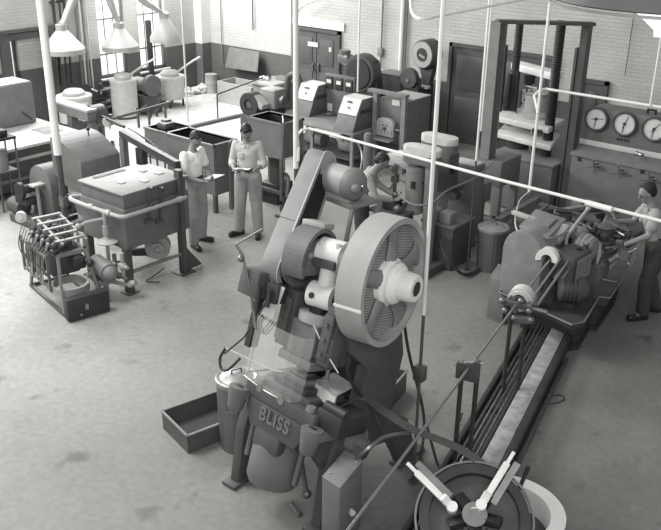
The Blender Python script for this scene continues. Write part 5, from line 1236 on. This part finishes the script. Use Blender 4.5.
many(t, 'motor_fin', [M().lathe(at(557,288,.72)+V((.75,.5,0)).normalized()*(.06+.045*k), V((.75,.5,0)), [(.165,0),(.165,.012)], 24) for k in range(4)], vdark)
many(t, 'bell_rib', [M().lathe(at(578,246,1.05)+ga*h_, ga, [(r_,0),(r_,.012)], 32) for h_, r_ in ((.04,.178),(.1,.178),(.16,.155))], pale)
t.part('gearbox_door', M().prism([f1+gu*.31+gn*.22+V((0,0,.84)), f1+gu*.31+gn*.54+V((0,0,.84)), f1+gu*.31+gn*.54+V((0,0,1.1)), f1+gu*.31+gn*.22+V((0,0,1.1))], gu*.012), grey)
many(t, 'oil_pipe', [M().tube([at(552,246,1.2), at(560,252,1.15), at(566,262,1.0), at(563,276,.8)], .01, 6, smooth=4), M().tube([at(540,236,1.28), at(553,238,1.3), at(566,232,1.28), at(580,226,1.22)], .01, 6, smooth=4), M().tube([at(575,262,.95), at(584,270,.8), at(590,283,.6)], .012, 6, smooth=4)], steel)
t.part('motor_mount', M().cyl(at(563,284,.45), at(563,284,.7), .1), vdark)
t.part('bed_way', M().beam(at(575,262,.82), at(633,232,.9), .3, .16, bev=.02), dgrey)
t.part('bed_way_cap', M().beam(at(585,252,.93), at(628,230,.98), .08, .03).beam(at(592,262,.93), at(633,238,.98), .05, .03), dsteel)
# turret and slides, cranks
tc = at(605,232,1.1)
tr = t.part('turret', M().lathe(V((tc.x,tc.y,.95)), (0,0,1), [(.14,0),(.14,.04),(.1,.06),(.1,.2),(.12,.22),(.05,.26)], 6), dsteel)
m = M()
for k in range(6): a = k*PI/3; m.cyl(V((tc.x,tc.y,1.08)), V((tc.x+.2*math.cos(a),tc.y+.2*math.sin(a),1.08)), .028)
t.part('tool_holder', m, vdark, tr)
random.seed(21)
for k in range(46):
    q = at(random.uniform(566,630), random.uniform(212,252), random.uniform(.92,1.15)); s_ = random.uniform(.02,.055)
    if k % 3 == 0: t.part('tool_block', M().box(q-V((s_,s_*.8,s_)), q+V((s_,s_*.8,s_)),.008), (vdark, dgrey, dsteel)[k % 9 // 3])
    elif k % 3 == 1: dd = V((random.uniform(-1,1),random.uniform(-1,1),random.uniform(-.3,.8))).normalized(); t.part('spindle_stud', M().cyl(q-dd*.09, q+dd*.09, s_*.4, seg=10).cyl(q+dd*.05, q+dd*.1, s_*.7, seg=10), (steel, vdark)[k % 2])
    else: t.part('collar', M().cyl(q-V((0,0,.1)), q+V((0,0,.03)), s_*.7, seg=12), (black, dsteel)[k % 2])
many(t, 'rear_slide', [M().beam(at(540,204,1.2), at(600,222,1.2), .05, .04), M().beam(at(520,226,1.2), at(548,205,1.25), .04, .03), M().beam(at(575,205,1.15), at(600,205,1.1), .2, .15, bev=.03)], dgrey)
t.part('way_cover', M().beam(at(556,212,1.2), at(590,206,1.15), .08, .05), grey)
t.part('roller', M().cyl(at(556,210,1.25), at(572,212,1.25), .03), vdark)
many(t, 'guide_bar', [M().cyl(at(588,216,1.1), at(603,230,1.08), .014), M().cyl(at(597,222,1.15), at(625,236,1.1), .022), M().cyl(at(578,222,1.2), at(592,229,1.15), .012)], steel)
t.part('stop_drum', M().cyl(at(604,221,1.2), at(616,226,1.15), .07, seg=20).cyl(at(616,226,1.15), at(628,231,1.1), .045), dsteel)
m = M()
hub = at(622,252,.98)
m.cyl(hub, hub+V((.05,-.08,0)), .06, seg=16)
for k in range(4): a = k*PI/2+.5; e_ = hub+V((.04,-.06,0))+V((.12*math.cos(a), .1*math.cos(a), .14*math.sin(a))); m.tube([hub+V((.04,-.06,0)), e_], .013, 8).sph(e_, .024, 8)
m.cyl(at(608,262,.9), hub, .03)
t.part('capstan_handle', m, steel)
m = M().cyl(at(598,270,.85), at(604,258,.85), .05).tube([at(601,262,.88), at(603,250,1.0), at(598,243,1.1)], .012, 8).cyl(at(590,262,.8), at(603,282,.62), .012).sph(at(601,266,.86), .05).cyl(at(602,279,.7), at(615,282,.68), .014).sph(at(616,282,.68), .018)
t.part('cross_crank', m, dsteel)
t.part('gear_apron', M().prism([at(585,262,.9), at(600,268,.9), at(612,252,.9), at(598,248,.9)], (0,0,-.3), .02).cyl(at(582,268,.68), at(590,274,.68), .1), midgrey)
m = M().beam(at(600,278,.6), at(616,262,.6), .02, .02)
t.part('chip_lip', m, pale)
# grey box by pan
zt = .55; q = [at(490,277,zt), at(506,284,zt), at(514,271,zt)]; q.append(q[0]+q[2]-q[1])
t = T('coolant_box', 'small grey metal box standing at the left end of the oil pan', 'box', (q[1].x,q[1].y,0))
t.part('case', M().prism([V((p.x,p.y,0)) for p in q], (0,0,zt), .008), midgrey)
t.part('lid', M().prism([V((p.x,p.y,zt)) for p in q], (0,0,.012)), grey)

# ================================================================== PEOPLE
def remesh(m, vox, smooth=3, xf=None):
    me = m.mesh('tmp', xf); o = bpy.data.objects.new('tmp', me); C.objects.link(o)
    r = o.modifiers.new('r', 'REMESH'); r.mode = 'VOXEL'; r.voxel_size = vox; r.use_smooth_shade = True
    s_ = o.modifiers.new('s', 'SMOOTH'); s_.iterations = smooth; s_.factor = .5
    bpy.context.view_layer.update()
    out = bpy.data.meshes.new_from_object(o.evaluated_get(bpy.context.evaluated_depsgraph_get()))
    bpy.data.objects.remove(o); bpy.data.meshes.remove(me)
    out.materials.clear(); out.polygons.foreach_set('use_smooth', [True]*len(out.polygons))
    return out
def capsule(m, p, q, r0, r1, flat=None, seg=14):
    p, q = V(p), V(q); d = q-p; L = d.length
    if L < 1e-5: L = 1e-5; d = V((0,0,1))*1e-5
    ax = d/L; prof = []
    for k in range(1, 5): a = PI/2*k/4; prof.append((r0*math.sin(a), -r0*math.cos(a)))
    for k in range(0, 4): a = PI/2*k/4; prof.append((r1*math.cos(a), L+r1*math.sin(a)))
    n0 = len(m.b.verts); m.lathe(p, ax, [(r0*.05,-r0)]+prof+[(r1*.05,L+r1)], seg)
    if flat:
        m.b.verts.ensure_lookup_table(); fa, k = V(flat[0]).normalized(), flat[1]
        for v in list(m.b.verts)[n0:]: c = (p+q)/2; t_ = (v.co-p).dot(ax); c = p+ax*t_; off = v.co-c; v.co = v.co+fa*off.dot(fa)*(k-1)
def hand(m, w, d, pn, side, curl=.5, s=1.0):
    """w wrist, d finger direction, pn palm normal (towards what it holds), side=+1/-1 where the thumb leaves"""
    w, d, pn = V(w), V(d).normalized(), V(pn); pn = (pn-d*pn.dot(d)).normalized(); sd = d.cross(pn)*side
    capsule(m, w, w+d*.075*s, .027*s, .036*s, (pn, .5), 10)
    for k, (o, L) in enumerate(((.03,.07),(.010,.078),(-.010,.072),(-.029,.056))):
        b = w+d*.085*s+sd*o*s; k1 = b+(d+pn*curl*.6).normalized()*L*.5*s; k2 = k1+(d*(1-curl)+pn*curl*1.1).normalized()*L*.5*s
        capsule(m, b-d*.02, k1, .0105*s, .0095*s, None, 8); capsule(m, k1, k2, .0095*s, .008*s, None, 8)
    tb = w+d*.025*s+sd*.03*s; t1 = tb+(sd*.8+d*.6+pn*.3).normalized()*.04*s; t2 = t1+(d*.8+pn*.5+sd*.1).normalized()*.032*s
    capsule(m, tb, t1, .014*s, .012*s, None, 8); capsule(m, t1, t2, .012*s, .009*s, None, 8)
def person(loc, face, label, P_, shirt, trous, sleeve='short', scale=1.0, collar=False, belt=True):
    f = V((face[0], face[1], 0)).normalized(); rz = math.atan2(f.y, f.x)-PI/2
    t = T('person', label, 'person', loc, rz=rz, local=True)
    S = Matrix.Diagonal((scale,)*3).to_4x4(); SX = S
    g = lambda k: V(P_[k])
    hip, ch, nk, hd = g('pelvis'), g('chest'), g('neck'), g('head')
    fw_ = V(P_.get('look', (0,1,-.3))).normalized(); upv = V((0,0,1)); rt = fw_.cross(upv).normalized(); hu = rt.cross(fw_).normalized()
    m = M()
    # torso
    capsule(m, hip, ch, .12, .125, ((0,1,0), .75)); 
    for s in (-1,1):
        k = 'L' if s < 0 else 'R'
        sh, el, wr = g('sh'+k), g('el'+k), g('wr'+k); hp, kn, an = g('hip'+k), g('kn'+k), g('an'+k)
        capsule(m, ch+(sh-ch)*.5, sh, .085, .05); capsule(m, sh, el, .05, .04); capsule(m, el, wr, .042, .027)
        capsule(m, hp, kn, .085, .055); capsule(m, kn, an, .055, .038); capsule(m, an, an+V(P_.get('toe'+k,(0,.16,-.05))), .038, .032)
        hand(m, wr, P_['hd'+k], P_['pn'+k], P_['th'+k], P_.get('curl', .5))
    capsule(m, ch, nk, .1, .06); capsule(m, nk, hd-hu*.03, .05, .055)
    # head
    capsule(m, hd+hu*.035-fw_*.012, hd+hu*.02+fw_*.005, .088, .086, (rt, .86), 20)
    capsule(m, hd-hu*.035+fw_*.025, hd-hu*.075+fw_*.05, .062, .036, (rt, .95), 16)
    capsule(m, hd+hu*.02+fw_*.085, hd-hu*.02+fw_*.103, .009, .015, None, 8)   # nose
    capsule(m, hd+hu*.035+fw_*.078-rt*.03, hd+hu*.035+fw_*.078+rt*.03, .012, .012, None, 8)   # brow
    capsule(m, hd-hu*.05+fw_*.078-rt*.014, hd-hu*.05+fw_*.078+rt*.014, .010, .010, None, 8)   # lips
    for s in (-1,1): capsule(m, hd+rt*s*.078+hu*.012-fw_*.005, hd+rt*s*.08-hu*.02-fw_*.0, .016, .011, (rt, .5), 10)
    body = t.part('body', remesh(m, .0075, 3), skin)
    body.data.transform(S)
    def sub(nm, mm, mt, par=None, lab=None):
        mm.transform(S); return t.part(nm, mm, mt, par, lab)
    # hair
    m = M(); capsule(m, hd+hu*.052-fw_*.034, hd+hu*.05-fw_*.026, .088, .087, (rt, .88), 20)
    capsule(m, hd-hu*.0-fw_*.05, hd+hu*.05-fw_*.04, .068, .08, (rt, .98), 16)
    capsule(m, hd+hu*.105+fw_*.0-rt*.02, hd+hu*.1+fw_*.03+rt*.02, .03, .026, None, 12)
    for s in (-1,1): capsule(m, hd+rt*s*.07+hu*.05-fw_*.01, hd+rt*s*.074+hu*.0-fw_*.03, .02, .014, None, 8)
    sub('hair', remesh(m, .008, 2), hair)
    m = M()
    for s in (-1,1): m.sph(hd+hu*.012+fw_*.083+rt*s*.03, (.011,.011,.007), 10)
    sub('eyes', m.mesh('eyes'), hair)
    # shirt
    m = M(); capsule(m, hip+V((0,0,.03)), ch, .135, .15, ((0,1,0), .74), 20); capsule(m, ch, nk-(nk-ch)*.08, .12, .06, None, 16)
    for s in (-1,1):
        k = 'L' if s < 0 else 'R'; sh, el, wr = g('sh'+k), g('el'+k), g('wr'+k)
        capsule(m, ch+(sh-ch)*.5, sh+V((0,0,-.012)), .095, .062)
        if sleeve == 'short': e = sh+(el-sh)*.62; capsule(m, sh, e, .062, .068)
        elif sleeve == 'rolled': capsule(m, sh, el, .06, .056); e2 = el+(wr-el)*.25; capsule(m, el, e2, .056, .056)
        else: capsule(m, sh, el, .06, .053); capsule(m, el, wr-(wr-el)*.12, .053, .04)
    so = sub('shirt', remesh(m, .012, 3), shirt)
    if sleeve != 'short' or collar:
        m = M(); c0 = nk-(nk-ch)*.1
        for s in (-1,1): m.prism([c0+rt*s*.0+V((0,.075,-.03)), c0+rt*s*.06+V((0,.06,.0)), c0+rt*s*.075+V((0,.05,-.05)), c0+rt*s*.03+V((0,.095,-.07))], (0,.008,.004))
        sub('collar', m.mesh('collar'), shirt, so)
        m = M(); c0 = ch+V((0,.115,.0)); m.box(c0+V((.03,-.01,-.06)), c0+V((.1,.01,.03)),.004); sub('pocket', m.mesh('pocket'), shirt, so)
    # trousers
    m = M(); capsule(m, hip+V((-.04,0,.02)), hip+V((.04,0,.02)), .14, .14, ((0,1,0), .82), 18)
    for s in (-1,1):
        k = 'L' if s < 0 else 'R'; hp, kn, an = g('hip'+k), g('kn'+k), g('an'+k)
        capsule(m, hp, kn, .115, .088); capsule(m, kn, an+V((0,0,.03)), .088, .078, None, 16)
    to_ = sub('trousers', remesh(m, .012, 2), trous)
    if belt:
        m = M(); m.lathe(hip+V((0,0,.1)), (0,0,1), [(.146,-.018),(.15,-.018),(.15,.018),(.146,.018)], 32, caps=False)
        for v in m.b.verts: v.co.y = hip.y+(v.co.y-hip.y)*.82
        sub('belt', m.mesh('belt'), leather, to_)
    for s in (-1,1):
        k = 'L' if s < 0 else 'R'; an = g('an'+k); td = V(P_.get('toe'+k,(0,.16,-.05))); td.z = 0; td.normalize()
        m = M(); capsule(m, V((an.x,an.y,.045))-td*.05, V((an.x,an.y,.045))+td*.16, .043, .042, None, 12); capsule(m, V((an.x,an.y,.05)), V((an.x,an.y,.09)), .045, .04, None, 12)
        capsule(m, V((an.x,an.y,.018))-td*.06, V((an.x,an.y,.018))+td*.17, .03, .03, (V((-td.y,td.x,0)), 1.35), 12)
        me = remesh(m, .01, 1)
        for v in me.vertices: v.co.z = max(v.co.z, .002)
        sub('shoe', me, leather)
    return t
tow = V((.629,-.777,0)); rgt = V((.777,.629,0))
base = dict(pelvis=(0,0,.95), chest=(0,.0,1.27), neck=(0,.01,1.45), head=(0,.055,1.6), look=(0,.8,-.65),
    shL=(-.165,0,1.39), shR=(.165,0,1.39), elL=(-.225,-.02,1.12), elR=(.225,-.02,1.12), wrL=(-.13,.22,1.08), wrR=(.13,.22,1.08),
    hdL=(.5,.6,.1), hdR=(-.5,.6,.1), pnL=(0,0,1), pnR=(0,0,1), thL=-1, thR=1,
    hipL=(-.09,0,.92), hipR=(.09,0,.92), knL=(-.12,.02,.5), knR=(.12,.02,.5), anL=(-.13,0,.08), anR=(.13,0,.08), toeL=(-.05,.15,-.05), toeR=(.05,.15,-.05))
# man in white T-shirt
p = dict(base); p.update(look=(.15,.7,-.7), head=(.0,.075,1.59), wrR=(.12,.30,1.06), wrL=(-.06,.27,1.05), elL=(-.23,.03,1.10), elR=(.23,.04,1.1), hdL=(.5,.7,0), hdR=(-.2,.9,.1), anL=(-.14,-.04,.08), anR=(.13,.08,.08), knR=(.12,.07,.5))
f = (rgt*.8+tow*.6)
q1 = at(197,244)
person(q1, f, 'man in white T-shirt and light trousers reading a sheet of paper by the furnace', p, shirtw, trl, 'short', 1.0)
X1 = Matrix.Translation(q1) @ Matrix.Rotation(math.atan2(f.y, f.x)-PI/2, 4, 'Z')
pc = X1 @ V((.05,.40,1.09))
t = T('paper_sheet', 'white sheet of paper held by the man in white T-shirt', 'paper', pc)
t.part('sheet', M(X1).prism([(-.15,.26,1.09),(.08,.28,1.08),(.1,.50,1.13),(-.12,.50,1.14)], (0,-.002,.004)), paper)
t = T('pencil_case', 'small metal tool lying on the sheet held by the man in white', 'tool', X1@V((.1,.44,1.13)))
t.part('tool', M(X1).cyl((.03,.40,1.135),(.13,.5,1.16), .014).sph((.13,.5,1.16), .024, 8), dsteel)
# man with clipboard
p = dict(base); p.update(look=(-.1,.55,-.8), head=(-.01,.09,1.585), wrL=(-.14,.25,1.08), wrR=(.14,.25,1.08), elL=(-.235,-.03,1.1), elR=(.235,-.03,1.1), hdL=(.5,.5,-.1), hdR=(-.5,.5,-.1), anL=(-.14,.02,.08), anR=(.15,.0,.08), toeL=(-.02,.16,-.05), toeR=(.11,.13,-.05))
f = tow*1.0-rgt*.12; q2 = at(249.5,235)
person(q2, f, 'man in light shirt with rolled sleeves looking down at a clipboard', p, shirtl, trl, 'rolled', 1.02)
X2 = Matrix.Translation(q2) @ Matrix.Rotation(math.atan2(f.y, f.x)-PI/2, 4, 'Z') @ Matrix.Diagonal((1.02,)*3).to_4x4()
t = T('clipboard', 'clipboard with paper held by the man in rolled sleeves', 'clipboard', X2@V((0,.38,1.12)))
t.part('board', M(X2).prism([(-.12,.25,1.105),(.12,.25,1.105),(.12,.48,1.15),(-.12,.48,1.15)], (0,-.002,.006)), vdark)
t.part('sheet', M(X2).prism([(-.11,.26,1.115),(.11,.26,1.115),(.11,.45,1.152),(-.11,.45,1.152)], (0,-.0005,.002)), paper)
t.part('clip', M(X2).box((-.04,.455,1.148),(.04,.48,1.17),.003), steel)
# lathe operator
p = dict(base); p.update(pelvis=(0,-.05,.95), chest=(0,.06,1.26), neck=(0,.1,1.43), head=(0,.17,1.57), look=(0,.9,-.45), shL=(-.165,.08,1.38), shR=(.165,.08,1.38),
    elL=(-.26,.16,1.14), elR=(.24,.2,1.13), wrL=(-.22,.42,1.0), wrR=(.14,.42,1.16), hdL=(.1,.9,-.3), hdR=(-.1,.9,-.2), pnL=(0,-.2,-1), pnR=(0,-.2,-1), thL=1, thR=-1, curl=.85,
    anL=(-.12,.03,.08), anR=(.12,-.18,.08), knL=(-.12,.05,.5), knR=(.12,-.06,.5), hipL=(-.09,-.05,.92), hipR=(.09,-.05,.92))
f = -rgt*.98-tow*.05; q3 = at(641,315)
person(q3, f, 'man in grey shirt and dark trousers turning the lathe handle at the right edge', p, shirtg, trd, 'short', 1.02, collar=True)
# drilling operator
p = dict(base); p.update(pelvis=(0,-.12,.95), chest=(0,.08,1.23), neck=(0,.17,1.38), head=(0,.26,1.5), look=(0,.75,-.7), shL=(-.165,.1,1.33), shR=(.165,.1,1.33),
    elL=(-.25,.2,1.1), elR=(.25,.2,1.08), wrL=(-.12,.44,1.0), wrR=(.14,.45,1.0), curl=.7)
hd_ = at(382,160,1.5); f = rgt*.97+tow*.1; f.normalize()
person((hd_.x-f.x*.26, hd_.y-f.y*.26, 0), f, 'man in grey work shirt bending over the drilling machine behind the press motor', p, shirtg, trd, 'long', .98)

# ================================================================== CAMERA, LIGHT
cam = bpy.data.cameras.new('camera'); co = bpy.data.objects.new('camera', cam); C.objects.link(co)
co.matrix_world = Matrix.Translation(CAM) @ RM.to_4x4()
cam.sensor_width = 36; cam.lens = FP/661*36; cam.clip_start = .05; cam.clip_end = 200
sc.camera = co
w = bpy.data.worlds.new('world'); sc.world = w; w.use_nodes = True
w.node_tree.nodes['Background'].inputs[0].default_value = (1, 1, .99, 1); w.node_tree.nodes['Background'].inputs[1].default_value = .36
def area(name, loc, to, sx, sy, e):
    l = bpy.data.lights.new(name, 'AREA'); l.shape = 'RECTANGLE'; l.size = sx; l.size_y = sy; l.energy = e; l.color = (1, 1, .985)
    o = bpy.data.objects.new(name, l); C.objects.link(o); o.location = loc
    o.rotation_euler = (V(to)-V(loc)).to_track_quat('-Z', 'Y').to_euler(); return o
area('clerestory_window_light', (XW+.4, 6, 5.4), (-9, 6, 0), 14, 2.2, 1900)
area('far_window_light', (XW+.15, 13.2, 3.9), (-13, 11.5, 0), 2.4, 1.6, 450)
area('roof_light', (-9.5, 2.5, 8.5), (-8, 4.0, 0), 4, 4, 800)
area('rear_fill_light', (1.5, -1.5, 6.5), (-5, 6, 0), 5, 2, 420)  # added fill behind the camera for front faces, no window known there
vs = sc.view_settings; vs.view_transform = 'Standard'; vs.look = 'None'; vs.exposure = 0; vs.gamma = 1; vs.use_curve_mapping = False
